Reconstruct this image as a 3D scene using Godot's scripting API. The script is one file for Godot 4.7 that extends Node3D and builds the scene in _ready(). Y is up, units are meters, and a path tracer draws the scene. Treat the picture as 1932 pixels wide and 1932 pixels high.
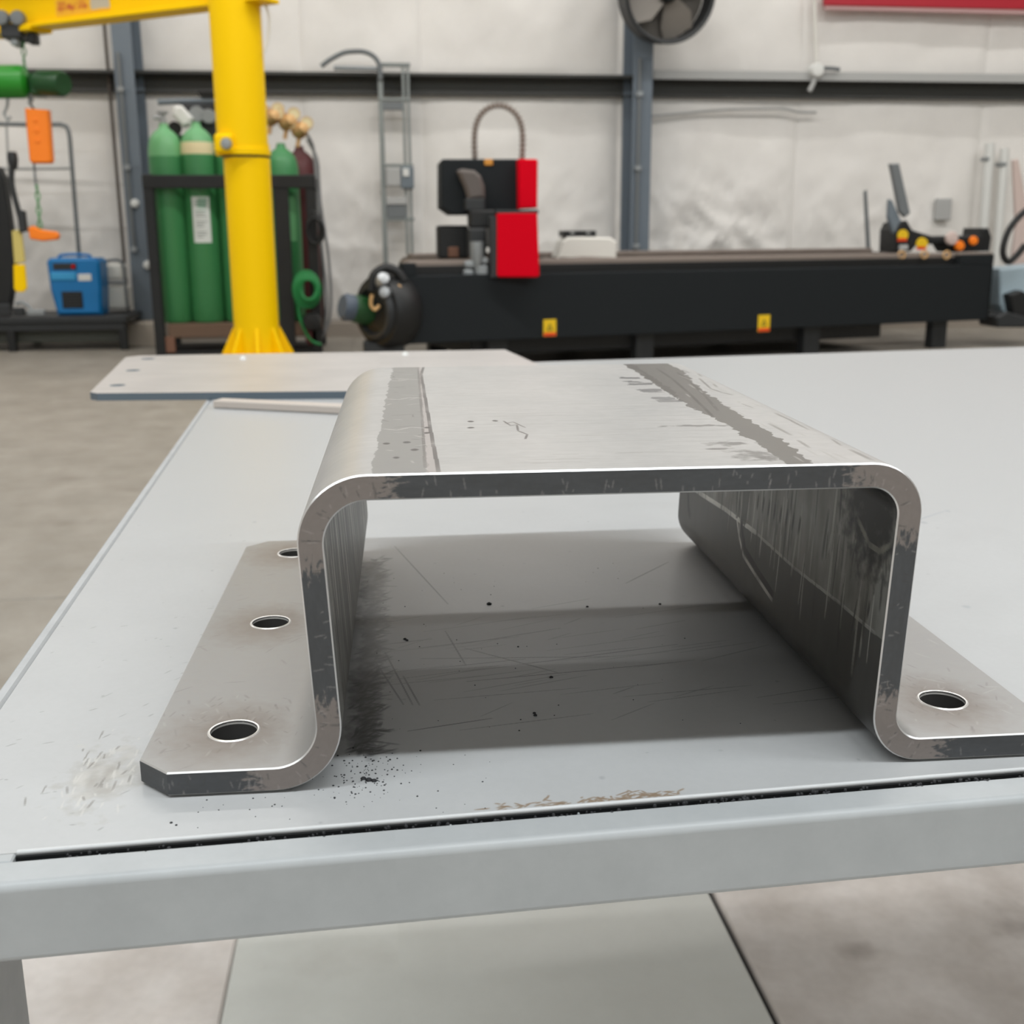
extends Node3D
# Axes: x to the right and z towards the viewer, both along the walls of the hall; metres.
const FOCAL := 2144.32          # focal length in pixels of a 1932 px frame
const EYE := Vector3(0, 0.9052, 0)
const TABLE_Y := 0.70
const WALL := 10.4              # distance of the rear wall's face
var cam: Camera3D
var view := Basis.from_euler(Vector3(-0.24252, -0.115, -0.005))   # how the photograph was aimed
var rng := RandomNumberGenerator.new()
var taken := {}
var M := {}

# ------------------------------------------------------------------ geometry
class Geo:
	var s := {}
	var xf := Transform3D.IDENTITY
	func put(m, p: Array, n: Array, u: Array) -> void:
		if not s.has(m):
			s[m] = [PackedVector3Array(), PackedVector3Array(), PackedVector2Array()]
		var a: Vector3 = xf * (p[0] as Vector3)
		var b: Vector3 = xf * (p[1] as Vector3)
		var c: Vector3 = xf * (p[2] as Vector3)
		var na: Vector3 = xf.basis * (n[0] as Vector3)
		var nb: Vector3 = xf.basis * (n[1] as Vector3)
		var nc: Vector3 = xf.basis * (n[2] as Vector3)
		var k := (b - a).cross(c - a)
		if k.length_squared() < 1e-18:
			return
		var e: Array = s[m]
		if k.dot(na + nb + nc) < 0.0:
			e[0].append_array([a, b, c]); e[1].append_array([na, nb, nc]); e[2].append_array([u[0], u[1], u[2]])
		else:
			e[0].append_array([a, c, b]); e[1].append_array([na, nc, nb]); e[2].append_array([u[0], u[2], u[1]])
	func tri(m, a: Vector3, b: Vector3, c: Vector3, n: Vector3) -> void:
		put(m, [a, b, c], [n, n, n], [Vector2.ZERO, Vector2.ZERO, Vector2.ZERO])
	func quad(m, a: Vector3, b: Vector3, c: Vector3, d: Vector3, n: Vector3) -> void:
		tri(m, a, b, c, n); tri(m, a, c, d, n)
	func quadn(m, p: Array, n: Array, u: Array) -> void:
		put(m, [p[0], p[1], p[2]], [n[0], n[1], n[2]], [u[0], u[1], u[2]])
		put(m, [p[0], p[2], p[3]], [n[0], n[2], n[3]], [u[0], u[2], u[3]])
	# box with chamfered edges
	func box(m, lo: Vector3, hi: Vector3, bev := 0.004) -> void:
		var c := (lo + hi) * 0.5
		var h := (hi - lo).abs() * 0.5
		bev = minf(bev, minf(h.x, minf(h.y, h.z)) * 0.49)
		var ax := [Vector3.RIGHT, Vector3.UP, Vector3.BACK]
		for i in 3:
			var j := (i + 1) % 3
			var k := (i + 2) % 3
			for sg in [-1.0, 1.0]:
				var n: Vector3 = ax[i] * sg
				var o: Vector3 = c + n * h[i]
				var u: Vector3 = ax[j] * (h[j] - bev)
				var v: Vector3 = ax[k] * (h[k] - bev)
				quad(m, o - u - v, o + u - v, o + u + v, o - u + v, n)
			if bev > 0.0:
				for sj in [-1.0, 1.0]:
					for sk in [-1.0, 1.0]:
						var e: Vector3 = ax[i] * (h[i] - bev)
						var p: Vector3 = c + ax[j] * sj * h[j] + ax[k] * sk * (h[k] - bev)
						var q: Vector3 = c + ax[j] * sj * (h[j] - bev) + ax[k] * sk * h[k]
						quad(m, p - e, p + e, q + e, q - e, (ax[j] * sj + ax[k] * sk).normalized())
		if bev > 0.0:
			for sx in [-1.0, 1.0]:
				for sy in [-1.0, 1.0]:
					for sz in [-1.0, 1.0]:
						var sv := Vector3(sx, sy, sz)
						var i3 := h - Vector3(bev, bev, bev)
						tri(m, c + sv * Vector3(h.x, i3.y, i3.z), c + sv * Vector3(i3.x, h.y, i3.z), c + sv * Vector3(i3.x, i3.y, h.z), sv.normalized())
	func bar(m, a: Vector3, b: Vector3, w: float, t: float, up := Vector3.UP, bev := 0.003) -> void:
		var z := (b - a).normalized()
		var x := up.cross(z)
		if x.length() < 1e-4:
			x = Vector3.RIGHT
		x = x.normalized()
		var y := z.cross(x)
		var keep := xf
		xf = xf * Transform3D(Basis(x, y, z), (a + b) * 0.5)
		var l := (b - a).length() * 0.5
		box(m, Vector3(-w / 2, -t / 2, -l), Vector3(w / 2, t / 2, l), bev)
		xf = keep
	func tube(m, path: Array, r: float, sides := 10, caps := true) -> void:
		var rings := []
		var nor := []
		var x := Vector3.ZERO
		for i in path.size():
			var p: Vector3 = path[i]
			var t: Vector3
			if i == 0:
				t = (path[1] as Vector3) - p
			elif i == path.size() - 1:
				t = p - (path[i - 1] as Vector3)
			else:
				t = ((path[i + 1] as Vector3) - p).normalized() + (p - (path[i - 1] as Vector3)).normalized()
			t = t.normalized()
			if x == Vector3.ZERO:
				x = t.cross(Vector3.UP) if absf(t.y) < 0.9 else t.cross(Vector3.RIGHT)
			x = (x - t * x.dot(t)).normalized()
			var y := t.cross(x)
			var ring := []
			var nr := []
			for k in sides + 1:
				var a := TAU * k / sides
				var n := x * cos(a) + y * sin(a)
				nr.append(n)
				ring.append(p + n * r)
			rings.append(ring)
			nor.append(nr)
			if caps and (i == 0 or i == path.size() - 1):
				for k in sides:
					tri(m, p, ring[k], ring[k + 1], -t if i == 0 else t)
		for i in path.size() - 1:
			for k in sides:
				quadn(m, [rings[i][k], rings[i][k + 1], rings[i + 1][k + 1], rings[i + 1][k]], [nor[i][k], nor[i][k + 1], nor[i + 1][k + 1], nor[i + 1][k]], [Vector2.ZERO, Vector2.ZERO, Vector2.ZERO, Vector2.ZERO])
	# profile of (radius, height) turned about the y axis at o; sharp where the profile turns by more than 40 degrees
	func lathe(m, prof: Array, o: Vector3, segs := 24, axis := Vector3.UP) -> void:
		var keep := xf
		if axis != Vector3.UP:
			var ref := Vector3.RIGHT if absf(axis.x) < 0.9 else Vector3.FORWARD
			var bx := ref.cross(axis).normalized()
			xf = xf * Transform3D(Basis(bx, axis, bx.cross(axis)), o)
		else:
			xf = xf * Transform3D(Basis.IDENTITY, o)
		var fn := []
		for i in prof.size() - 1:
			var d: Vector2 = (prof[i + 1] as Vector2) - (prof[i] as Vector2)
			fn.append(Vector2(d.y, -d.x).normalized())
		for i in prof.size() - 1:
			var a: Vector2 = prof[i]
			var b: Vector2 = prof[i + 1]
			var n0: Vector2 = fn[i]
			var n1: Vector2 = fn[i]
			if i > 0 and (fn[i - 1] as Vector2).dot(fn[i]) > 0.76:
				n0 = ((fn[i - 1] as Vector2) + (fn[i] as Vector2)).normalized()
			if i < fn.size() - 1 and (fn[i + 1] as Vector2).dot(fn[i]) > 0.76:
				n1 = ((fn[i + 1] as Vector2) + (fn[i] as Vector2)).normalized()
			for k in segs:
				var c0 := Vector2.from_angle(TAU * k / segs)
				var c1 := Vector2.from_angle(TAU * (k + 1) / segs)
				var u0 := float(k) / segs
				var u1 := float(k + 1) / segs
				quadn(m, [Vector3(c0.x * a.x, a.y, c0.y * a.x), Vector3(c1.x * a.x, a.y, c1.y * a.x), Vector3(c1.x * b.x, b.y, c1.y * b.x), Vector3(c0.x * b.x, b.y, c0.y * b.x)],
					[Vector3(c0.x * n0.x, n0.y, c0.y * n0.x), Vector3(c1.x * n0.x, n0.y, c1.y * n0.x), Vector3(c1.x * n1.x, n1.y, c1.y * n1.x), Vector3(c0.x * n1.x, n1.y, c0.y * n1.x)],
					[Vector2(u0, a.y), Vector2(u1, a.y), Vector2(u1, b.y), Vector2(u0, b.y)])
		xf = keep
	# outline in the xy plane, extruded from z0 to z1 with chamfered rims
	func prism(m, poly: PackedVector2Array, z0: float, z1: float, bev := 0.003) -> void:
		if Geometry2D.is_polygon_clockwise(poly):
			poly.reverse()
		var inner := poly
		if bev > 0.0:
			var off := Geometry2D.offset_polygon(poly, -bev, Geometry2D.JOIN_MITER)
			if off.size() == 1 and off[0].size() == poly.size():
				inner = off[0]
				# line the inset corners up with the outer ones
				var best := 0
				for i in inner.size():
					if inner[i].distance_to(poly[0]) < inner[best].distance_to(poly[0]):
						best = i
				var turned := PackedVector2Array()
				var sgn := 1 if Geometry2D.is_polygon_clockwise(inner) == Geometry2D.is_polygon_clockwise(poly) else -1
				for i in inner.size():
					turned.append(inner[posmod(best + sgn * i, inner.size())])
				inner = turned
			else:
				bev = 0.0
		var zs := [minf(z0, z1), maxf(z0, z1)]
		var t := Geometry2D.triangulate_polygon(inner)
		for i in range(0, t.size(), 3):
			for e in 2:
				var zz: float = zs[e]
				tri(m, Vector3(inner[t[i]].x, inner[t[i]].y, zz), Vector3(inner[t[i + 1]].x, inner[t[i + 1]].y, zz), Vector3(inner[t[i + 2]].x, inner[t[i + 2]].y, zz), Vector3(0, 0, -1 if e == 0 else 1))
		for i in poly.size():
			var j := (i + 1) % poly.size()
			var a := poly[i]
			var b := poly[j]
			var d := (b - a).normalized()
			var n := Vector3(d.y, -d.x, 0)
			quad(m, Vector3(a.x, a.y, zs[0] + bev), Vector3(b.x, b.y, zs[0] + bev), Vector3(b.x, b.y, zs[1] - bev), Vector3(a.x, a.y, zs[1] - bev), n)
			if bev > 0.0:
				for e in 2:
					var zf: float = zs[e]
					var zb: float = zs[e] + (bev if e == 0 else -bev)
					quad(m, Vector3(a.x, a.y, zb), Vector3(b.x, b.y, zb), Vector3(inner[j].x, inner[j].y, zf), Vector3(inner[i].x, inner[i].y, zf), (n + Vector3(0, 0, -1 if e == 0 else 1)).normalized())
	func mesh(base: Vector3) -> ArrayMesh:
		var am := ArrayMesh.new()
		for m in s:
			var e: Array = s[m]
			var v: PackedVector3Array = e[0]
			if base != Vector3.ZERO:
				for i in v.size():
					v[i] -= base
			var arr := []
			arr.resize(Mesh.ARRAY_MAX)
			arr[Mesh.ARRAY_VERTEX] = v
			arr[Mesh.ARRAY_NORMAL] = e[1]
			arr[Mesh.ARRAY_TEX_UV] = e[2]
			am.add_surface_from_arrays(Mesh.PRIMITIVE_TRIANGLES, arr)
			am.surface_set_material(am.get_surface_count() - 1, m)
		return am

# ------------------------------------------------------------------ painted textures (grain, stains, wear, print)
class Paint:
	var w: int
	var h: int
	var c: PackedFloat32Array
	func _init(pw: int, ph: int, col: Color) -> void:
		w = pw
		h = ph
		c = PackedFloat32Array()
		c.resize(w * h * 3)
		for i in w * h:
			c[i * 3] = col.r
			c[i * 3 + 1] = col.g
			c[i * 3 + 2] = col.b
	# adds a * noise (-1..1) in the tint's direction; sx, sy stretch the pattern
	func noise(sd: int, freq: float, amp: float, tint := Color.WHITE, stretch := Vector2.ONE, oct := 4) -> void:
		var nn := FastNoiseLite.new()
		nn.seed = sd
		nn.frequency = freq
		nn.fractal_octaves = oct
		var iw := maxi(8, int(w / stretch.x))
		var ih := maxi(8, int(h / stretch.y))
		var im := nn.get_image(iw, ih, false, false, false)
		if iw != w or ih != h:
			im.resize(w, h, Image.INTERPOLATE_BILINEAR)
		im.convert(Image.FORMAT_L8)
		var d := im.get_data()
		var tr := tint.r * amp
		var tg := tint.g * amp
		var tb := tint.b * amp
		for i in w * h:
			var v := d[i] / 127.5 - 1.0
			c[i * 3] += v * tr
			c[i * 3 + 1] += v * tg
			c[i * 3 + 2] += v * tb
	func dab(x: int, y: int, col: Color, a: float) -> void:
		if x < 0 or y < 0 or x >= w or y >= h:
			return
		var i := (y * w + x) * 3
		c[i] = lerpf(c[i], col.r, a)
		c[i + 1] = lerpf(c[i + 1], col.g, a)
		c[i + 2] = lerpf(c[i + 2], col.b, a)
	# soft spot; rag > 0 frays its rim
	func spot(cx: float, cy: float, rx: float, ry: float, col: Color, a: float, soft := 0.5, rag := 0.0, sd := 1) -> void:
		var nn := FastNoiseLite.new()
		nn.seed = sd
		nn.frequency = 0.03
		for y in range(int(cy - ry * 1.4), int(cy + ry * 1.4) + 1):
			for x in range(int(cx - rx * 1.4), int(cx + rx * 1.4) + 1):
				var d := Vector2((x - cx) / rx, (y - cy) / ry).length()
				if rag > 0.0:
					d += rag * nn.get_noise_2d(x, y)
				if d < 1.0:
					dab(x, y, col, a * clampf((1.0 - d) / maxf(soft, 0.01), 0.0, 1.0))
	func poly(pts: PackedVector2Array, col: Color, a: float, rag := 0.0, sd := 1) -> void:
		var nn := FastNoiseLite.new()
		nn.seed = sd
		nn.frequency = 0.02
		var lo := pts[0]
		var hi := pts[0]
		for p in pts:
			lo = lo.min(p)
			hi = hi.max(p)
		for y in range(int(lo.y), int(hi.y) + 1):
			for x in range(int(lo.x - rag), int(hi.x + rag) + 1):
				var q := Vector2(x + rag * nn.get_noise_2d(x, y), y + rag * nn.get_noise_2d(x + 900, y))
				if Geometry2D.is_point_in_polygon(q, pts):
					dab(x, y, col, a)
	func stroke(a: Vector2, b: Vector2, wid: float, col: Color, al: float) -> void:
		var n := int((b - a).length() / maxf(0.5, wid * 0.35)) + 1
		for i in n + 1:
			var p := a.lerp(b, float(i) / n)
			var t := sin(PI * clampf(float(i) / n, 0.06, 0.94))
			var r := wid * 0.5
			for y in range(int(p.y - r), int(p.y + r) + 1):
				for x in range(int(p.x - r), int(p.x + r) + 1):
					dab(x, y, col, al * sqrt(t) * 0.6)
	func path(pts: Array, wid: float, col: Color, al: float) -> void:
		for i in pts.size() - 1:
			stroke(pts[i], pts[i + 1], wid, col, al)
	func texture() -> ImageTexture:
		var by := PackedByteArray()
		by.resize(w * h * 3)
		for i in w * h * 3:
			by[i] = int(clampf(c[i], 0.0, 1.0) * 255.0)
		var im := Image.create_from_data(w, h, false, Image.FORMAT_RGB8, by)
		im.generate_mipmaps()
		return ImageTexture.create_from_image(im)

# ------------------------------------------------------------------ helpers
func at(px: float, py: float, d: float) -> Vector3:      # the point seen at that place of the photograph, d metres down the hall
	var r := view * Vector3((px - 966.0) / FOCAL, -(py - 966.0) / FOCAL, -1.0)
	return EYE + r * (d / -r.z)

func mm(px: float, d: float) -> float:                   # so many photograph pixels at d metres, in metres
	return px * d / FOCAL

func mat(col: Color, rough := 0.6, metal := 0.0, spec := 0.5) -> StandardMaterial3D:
	var m := StandardMaterial3D.new()
	m.albedo_color = col
	m.roughness = rough
	m.metallic = metal
	m.metallic_specular = spec
	return m

func rgb(r: float, g: float, b: float) -> Color:
	return Color(r / 255.0, g / 255.0, b / 255.0)

func numbered(called: String) -> String:
	if not taken.has(called):
		taken[called] = 0
		return called
	taken[called] += 1
	return "%s_%03d" % [called, taken[called]]

func thing(called: String, label: String, category: String, base: Vector3, group := "") -> Node3D:
	var o := Node3D.new()
	o.name = numbered(called)
	add_child(o, true)
	o.position = base
	o.set_meta("label", label)
	o.set_meta("category", category)
	if group:
		o.set_meta("group", group)
	return o

func part(called: String, g: Geo, to: Node3D, label := "") -> MeshInstance3D:   # g is in scene axes unless the thing is turned
	var base := Vector3.ZERO
	var up: Node = to
	while up != self:
		base += (up as Node3D).position
		up = up.get_parent()
	var o := MeshInstance3D.new()
	o.name = called
	o.mesh = g.mesh(base if to.rotation == Vector3.ZERO else Vector3.ZERO)
	to.add_child(o, true)
	if label:
		o.set_meta("label", label)
	return o

func solo(called: String, g: Geo, label: String, category: String, base: Vector3, group := "") -> MeshInstance3D:
	var o := MeshInstance3D.new()
	o.name = numbered(called)
	o.mesh = g.mesh(base)
	add_child(o, true)
	o.position = base
	o.set_meta("label", label)
	o.set_meta("category", category)
	if group:
		o.set_meta("group", group)
	return o

func struct(called: String, g: Geo, label: String) -> MeshInstance3D:
	var o := MeshInstance3D.new()
	o.name = called
	o.mesh = g.mesh(Vector3.ZERO)
	add_child(o, true)
	o.set_meta("kind", "structure")
	o.set_meta("label", label)
	return o

func struct_root(called: String, label: String) -> Node3D:
	var o := Node3D.new()
	o.name = called
	add_child(o, true)
	o.set_meta("kind", "structure")
	o.set_meta("label", label)
	return o

func copy(o: Node3D, by: Vector3, label: String) -> Node3D:
	var c: Node3D = o.duplicate()
	c.name = numbered(String(o.name).rstrip("_0123456789"))
	add_child(c, true)
	c.position = o.position + by
	c.set_meta("label", label)
	return c

# box whose front face covers that rectangle of the photograph, seen square on at d metres
func face(g: Geo, m, x0: float, y0: float, x1: float, y1: float, d: float, deep: float, bev := 0.006) -> void:
	var a := at((x0 + x1) / 2, y1, d)
	var b := at((x0 + x1) / 2, y0, d)
	var l := at(x0, (y0 + y1) / 2, d)
	var r := at(x1, (y0 + y1) / 2, d)
	g.box(m, Vector3(l.x, a.y, -d - deep), Vector3(r.x, b.y, -d), bev)

func run(g: Geo, m, pts: Array, d: float, rad: float, sides := 10, smooth := true) -> void:   # tube through photograph points at d (or [x, y, d])
	var c := Curve3D.new()
	var v := []
	for p in pts:
		v.append(at(p[0], p[1], p[2] if p.size() > 2 else d))
	if not smooth:
		g.tube(m, v, rad, sides)
		return
	for i in v.size():
		var t := Vector3.ZERO
		if i > 0 and i < v.size() - 1:
			t = ((v[i + 1] as Vector3) - (v[i - 1] as Vector3)) / 6.0
		c.add_point(v[i], -t, t)
	var out := []
	var n := (v.size() - 1) * 6
	for i in n + 1:
		out.append(c.sample_baked(c.get_baked_length() * i / n, true))
	g.tube(m, out, rad, sides)

func post_poly(g: Geo, m, pts: Array, d: float, deep: float, bev := 0.006) -> void:   # outline given by photograph points at d
	var poly := PackedVector2Array()
	for p in pts:
		var q := at(p[0], p[1], d)
		poly.append(Vector2(q.x, q.y))
	g.prism(m, poly, -d - deep, -d, bev)

# ------------------------------------------------------------------ scene
func _ready() -> void:
	rng.seed = 7
	view_and_light()
	materials()
	shell()
	work_table()
	bracket()
	table_items()
	jib_crane()
	hoist_things()
	bench_things()
	gas_rack()
	wall_things()
	plasma_table()
	machine_things()

func view_and_light() -> void:
	cam = Camera3D.new()
	cam.name = "camera"
	cam.fov = rad_to_deg(2.0 * atan(966.0 / FOCAL))
	var ph := CameraAttributesPhysical.new()
	ph.frustum_focal_length = 12.0 * FOCAL / 966.0
	ph.frustum_focus_distance = 0.50
	ph.frustum_near = 0.05
	ph.frustum_far = 100.0
	ph.exposure_aperture = 12.0
	cam.attributes = ph
	cam.transform = Transform3D(view, EYE)
	add_child(cam)
	cam.current = true
	var we := WorldEnvironment.new()
	we.name = "environment"
	var e := Environment.new()
	e.background_mode = Environment.BG_COLOR
	e.background_color = Color(0.8, 0.85, 0.9)
	e.tonemap_mode = Environment.TONE_MAPPER_LINEAR
	e.tonemap_exposure = 1.0
	e.sdfgi_enabled = true
	e.ssao_enabled = true
	e.ssil_enabled = true
	we.environment = e
	add_child(we)
	# strip lights in four rows across the hall (depth of the row, energy); the row nearest the rear wall is added to brighten it
	var glow := mat(Color(1, 1, 1), 0.5)
	glow.emission_enabled = true
	glow.emission = Color(0.985, 0.992, 1.0)
	glow.emission_energy_multiplier = 3.0
	var shade := mat(rgb(225, 225, 222), 0.5)
	for row in [[-0.75, 10.2, 0], [5.7, 7.6, 1], [8.9, 2.2, 1], [-6.9, 6.5, 0]]:
		for k in 5:
			var p := Vector3(-5.2 + 3.0 * k, 5.25, -row[0])
			var o := thing("strip_light", "white ceiling strip light above the frame, the rear row added to brighten the wall", "light", p, "strip lights under the ceiling")
			var g := Geo.new()
			g.box(shade, p + Vector3(-1.25, 0.02, -0.09), p + Vector3(1.25, 0.10, 0.09), 0.02)
			for sx in [-1.0, 1.0]:
				g.tube(shade, [p + Vector3(sx, 0.10, 0), p + Vector3(sx, 0.55, 0)], 0.006, 6)
			part("housing", g, o)
			g = Geo.new()
			g.box(glow, p + Vector3(-1.22, 0.0, -0.07), p + Vector3(1.22, 0.02, 0.07), 0.004)
			part("lamp_tube", g, o)
			var l := AreaLight3D.new()
			l.name = "strip_lamp"
			l.area_size = Vector2(2.44, 0.14)
			l.light_energy = row[1]
			l.light_color = Color(0.955, 0.985, 1.0) if row[2] == 0 else Color(1.0, 0.996, 0.985)
			l.shadow_enabled = true
			l.area_range = 30.0
			l.area_attenuation = 2.0
			add_child(l)
			l.position = p + Vector3(0, -0.01, 0)
			l.rotation.x = -PI / 2

func materials() -> void:
	M.paint = mat(rgb(190, 190, 190), 0.32)
	M.rail = mat(rgb(196, 200, 203), 0.4)
	M.black = mat(rgb(17, 18, 19), 0.5)
	M.dark = mat(rgb(40, 42, 44), 0.5)
	M.bed = mat(rgb(35, 38, 40), 0.6, 0.0, 0.25)
	M.red = mat(rgb(214, 4, 30), 0.6, 0.0, 0.15)
	M.yellow = mat(rgb(255, 207, 4), 0.45, 0.0, 0.25)
	M.sticker_yellow = mat(rgb(238, 196, 20), 0.5)
	M.sticker_red = mat(rgb(232, 70, 20), 0.5)
	M.orange = mat(rgb(255, 132, 16), 0.45)
	M.hoist_green = mat(rgb(40, 140, 38), 0.35)
	M.hoist_dark = mat(rgb(22, 70, 30), 0.4)
	M.chain = mat(rgb(70, 150, 80), 0.5)
	M.cyl = mat(rgb(66, 138, 84), 0.38)
	M.cyl_top = mat(rgb(112, 178, 122), 0.38)
	M.cream = mat(rgb(226, 212, 168), 0.6)
	M.maroon = mat(rgb(96, 44, 46), 0.5)
	M.brass = mat(rgb(214, 172, 118), 0.4, 0.4)
	M.chrome = mat(rgb(170, 172, 174), 0.4, 0.6)
	M.galv = mat(rgb(150, 154, 156), 0.45, 0.5)
	M.pipe = mat(rgb(116, 120, 122), 0.5, 0.2)
	M.column = mat(rgb(108, 118, 128), 0.5)
	M.girt = mat(rgb(70, 70, 67), 0.6)
	M.lip = mat(rgb(178, 178, 176), 0.5)
	M.curb = mat(rgb(158, 148, 137), 0.85)
	M.pier = mat(rgb(196, 184, 170), 0.85)
	M.white = mat(rgb(226, 226, 222), 0.5)
	M.offwhite = mat(rgb(230, 227, 219), 0.5)
	M.blue = mat(rgb(8, 118, 184), 0.4)
	M.blue_light = mat(rgb(60, 160, 214), 0.4)
	M.wood = mat(rgb(104, 82, 66), 0.8)
	M.rust = mat(rgb(120, 84, 66), 0.7)
	M.hose = mat(rgb(140, 140, 140), 0.5)
	M.hose_green = mat(rgb(30, 130, 66), 0.45)
	M.rim = mat(rgb(134, 122, 114), 0.6, 0.2)
	M.bare = mat(rgb(206, 204, 202), 0.32, 0.75)
	M.burr = mat(rgb(225, 222, 218), 0.3, 0.6)
	M.scorched = mat(rgb(48, 46, 44), 0.6)
	M.grit = mat(rgb(30, 30, 33), 0.7)
	M.slate = mat(rgb(112, 122, 130), 0.5)
	M.paleblue = mat(rgb(168, 186, 196), 0.5)
	M.pinkish = mat(rgb(206, 186, 178), 0.6)

func wavy(col: Color, amp: float, freq: float, scale: float, rough: float, sd: int, tint := Color.WHITE, stretch := Vector2.ONE) -> StandardMaterial3D:
	var p := Paint.new(512, 512, col)
	p.noise(sd, freq, amp, tint, stretch)
	p.noise(sd + 9, freq * 6.0, amp * 0.35, Color.WHITE, stretch)
	var m := mat(Color.WHITE, rough)
	m.albedo_texture = p.texture()
	m.uv1_triplanar = true
	m.uv1_world_triplanar = true
	m.uv1_scale = Vector3.ONE * scale
	return m

func slab_mat(col: Color, sd: int, rough: float, amp: float) -> StandardMaterial3D:
	var p := Paint.new(768, 768, col)
	p.noise(sd, 0.006, amp, Color(1.0, 1.0, 1.0))
	p.noise(sd + 3, 0.02, amp * 0.6, Color(0.9, 1.0, 1.1))
	p.noise(sd + 5, 0.12, amp * 0.25)
	var r := RandomNumberGenerator.new()
	r.seed = sd
	for i in 26:
		p.spot(r.randf() * 768, r.randf() * 768, r.randf_range(6, 50), r.randf_range(6, 30), rgb(96, 84, 76), r.randf_range(0.12, 0.4) * amp * 12.0, 0.9, 0.7, sd + i)
	var m := mat(Color.WHITE, rough)
	m.albedo_texture = p.texture()
	m.uv1_triplanar = true
	m.uv1_world_triplanar = true
	m.uv1_scale = Vector3.ONE * 0.55
	return m

func shell() -> void:
	# floor: slabs between recessed joints; the smooth strip under the table has a tone of its own
	var fl := struct_root("floor", "stained grey-brown concrete floor cut by straight dark joints")
	var conc := slab_mat(rgb(142, 135, 125), 3, 0.6, 0.045)
	var conc2 := slab_mat(rgb(205, 197, 191), 14, 0.6, 0.085)
	var smooth := slab_mat(rgb(193, 193, 187), 21, 0.35, 0.022)
	var g := Geo.new()
	g.box(M.grit, Vector3(-9.5, -0.25, -WALL - 0.4), Vector3(13.5, -0.012, 9.5), 0.0)
	part("floor_bed", g, fl)
	var xs := [-9.4, -4.6, -0.2125, 0.44, 4.6, 9.0, 13.4]
	var zs := [-9.4, -5.2, -1.0, 1.9, 2.884, 6.6, WALL + 0.3]
	for i in xs.size() - 1:
		for j in zs.size() - 1:
			g = Geo.new()
			var gl := 0.0005 if i == 2 else 0.004
			var gr := 0.0005 if i == 1 else 0.004
			var gz := 0.003
			var m: StandardMaterial3D = smooth if i == 2 and j in [2, 3] else conc2 if j == 2 else conc
			g.box(m, Vector3(xs[i] + gl, -0.15, -zs[j + 1] + gz), Vector3(xs[i + 1] - gr, 0.0, -zs[j] - gz), 0.003)
			part("slab", g, fl)
	# the other walls and the ceiling
	var wallm := mat(rgb(226, 223, 218), 0.7)
	g = Geo.new()
	g.box(wallm, Vector3(-9.6, -0.1, -WALL - 0.4), Vector3(-9.4, 6.0, 9.6), 0.0)
	struct("wall_left", g, "pale insulated side wall of the hall, out of the frame on the left")
	g = Geo.new()
	g.box(wallm, Vector3(13.4, -0.1, -WALL - 0.4), Vector3(13.6, 6.0, 9.6), 0.0)
	struct("wall_right", g, "pale insulated side wall of the hall, out of the frame on the right")
	g = Geo.new()
	g.box(wallm, Vector3(-9.6, -0.1, 9.4), Vector3(13.6, 6.0, 9.6), 0.0)
	struct("wall_front", g, "pale insulated wall of the hall behind the viewer")
	g = Geo.new()
	g.box(mat(rgb(232, 230, 226), 0.7), Vector3(-9.6, 5.8, -WALL - 0.4), Vector3(13.6, 6.0, 9.6), 0.0)
	struct("ceiling", g, "white insulated hall ceiling above the frame")
	# rear wall: quilted insulation panels over a solid wall
	var wb := struct_root("wall_back", "off-white insulated rear wall with wrinkled vinyl facing and faint vertical seams")
	g = Geo.new()
	g.box(wallm, Vector3(-9.6, -0.1, -WALL - 0.4), Vector3(13.6, 6.0, -WALL - 0.16), 0.0)
	part("wall_core", g, wb)
	var vinyl := wavy(rgb(238, 234, 229), 0.016, 0.01, 0.35, 0.42, 4, Color(1.0, 1.0, 0.9))
	var seams := [-9.4, -7.6, -6.0]
	for px in [-560.0, -180.0, 215.0, 575.0, 800.0, 1165.0, 1505.0, 1850.0]:
		seams.append(at(px, 300, WALL).x)
	seams.append_array([7.2, 8.8, 10.4, 12.0, 13.4])
	for i in seams.size() - 1:
		for lev in [[0.13, 2.06], [2.20, 4.3], [4.3, 5.8]]:
			g = Geo.new()
			quilt(g, vinyl, seams[i], seams[i + 1], lev[0], lev[1], i * 3 + int(lev[0]), 0.06 if i == 8 else 0.026, seams[i] > -4.5 and seams[i] < 6.5 and lev[0] < 3.0)
			part("insulation_panel", g, wb)
	g = Geo.new()
	g.box(M.curb, Vector3(-9.4, -0.05, -WALL - 0.17), Vector3(13.4, 0.125, -WALL + 0.09), 0.01)
	struct("baseboard_back", g, "tan concrete curb along the foot of the rear wall")
	# girt across the wall
	var gt := struct_root("trim_1", "dark steel girt running across the rear wall above the machines")
	var yb := 2.045
	var yt := 2.185
	g = Geo.new()
	g.box(M.girt, Vector3(-9.4, yb, -WALL - 0.02), Vector3(13.4, yt, -WALL + 0.02), 0.003)
	part("web", g, gt)
	g = Geo.new()
	g.box(M.girt, Vector3(-9.4, yt - 0.006, -WALL + 0.02), Vector3(13.4, yt, -WALL + 0.17), 0.002)
	g.box(M.girt, Vector3(-9.4, yb, -WALL + 0.02), Vector3(13.4, yb + 0.006, -WALL + 0.05), 0.002)
	part("flange", g, gt)
	g = Geo.new()
	var x1 := at(1233, 150, WALL - 0.17).x
	g.box(M.lip, Vector3(x1, yt - 0.012, -WALL + 0.165), Vector3(13.4, yt + 0.062, -WALL + 0.175), 0.003)
	part("upturned_lip", g, gt, "pale upturned lip along the girt right of the fan column")
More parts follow.
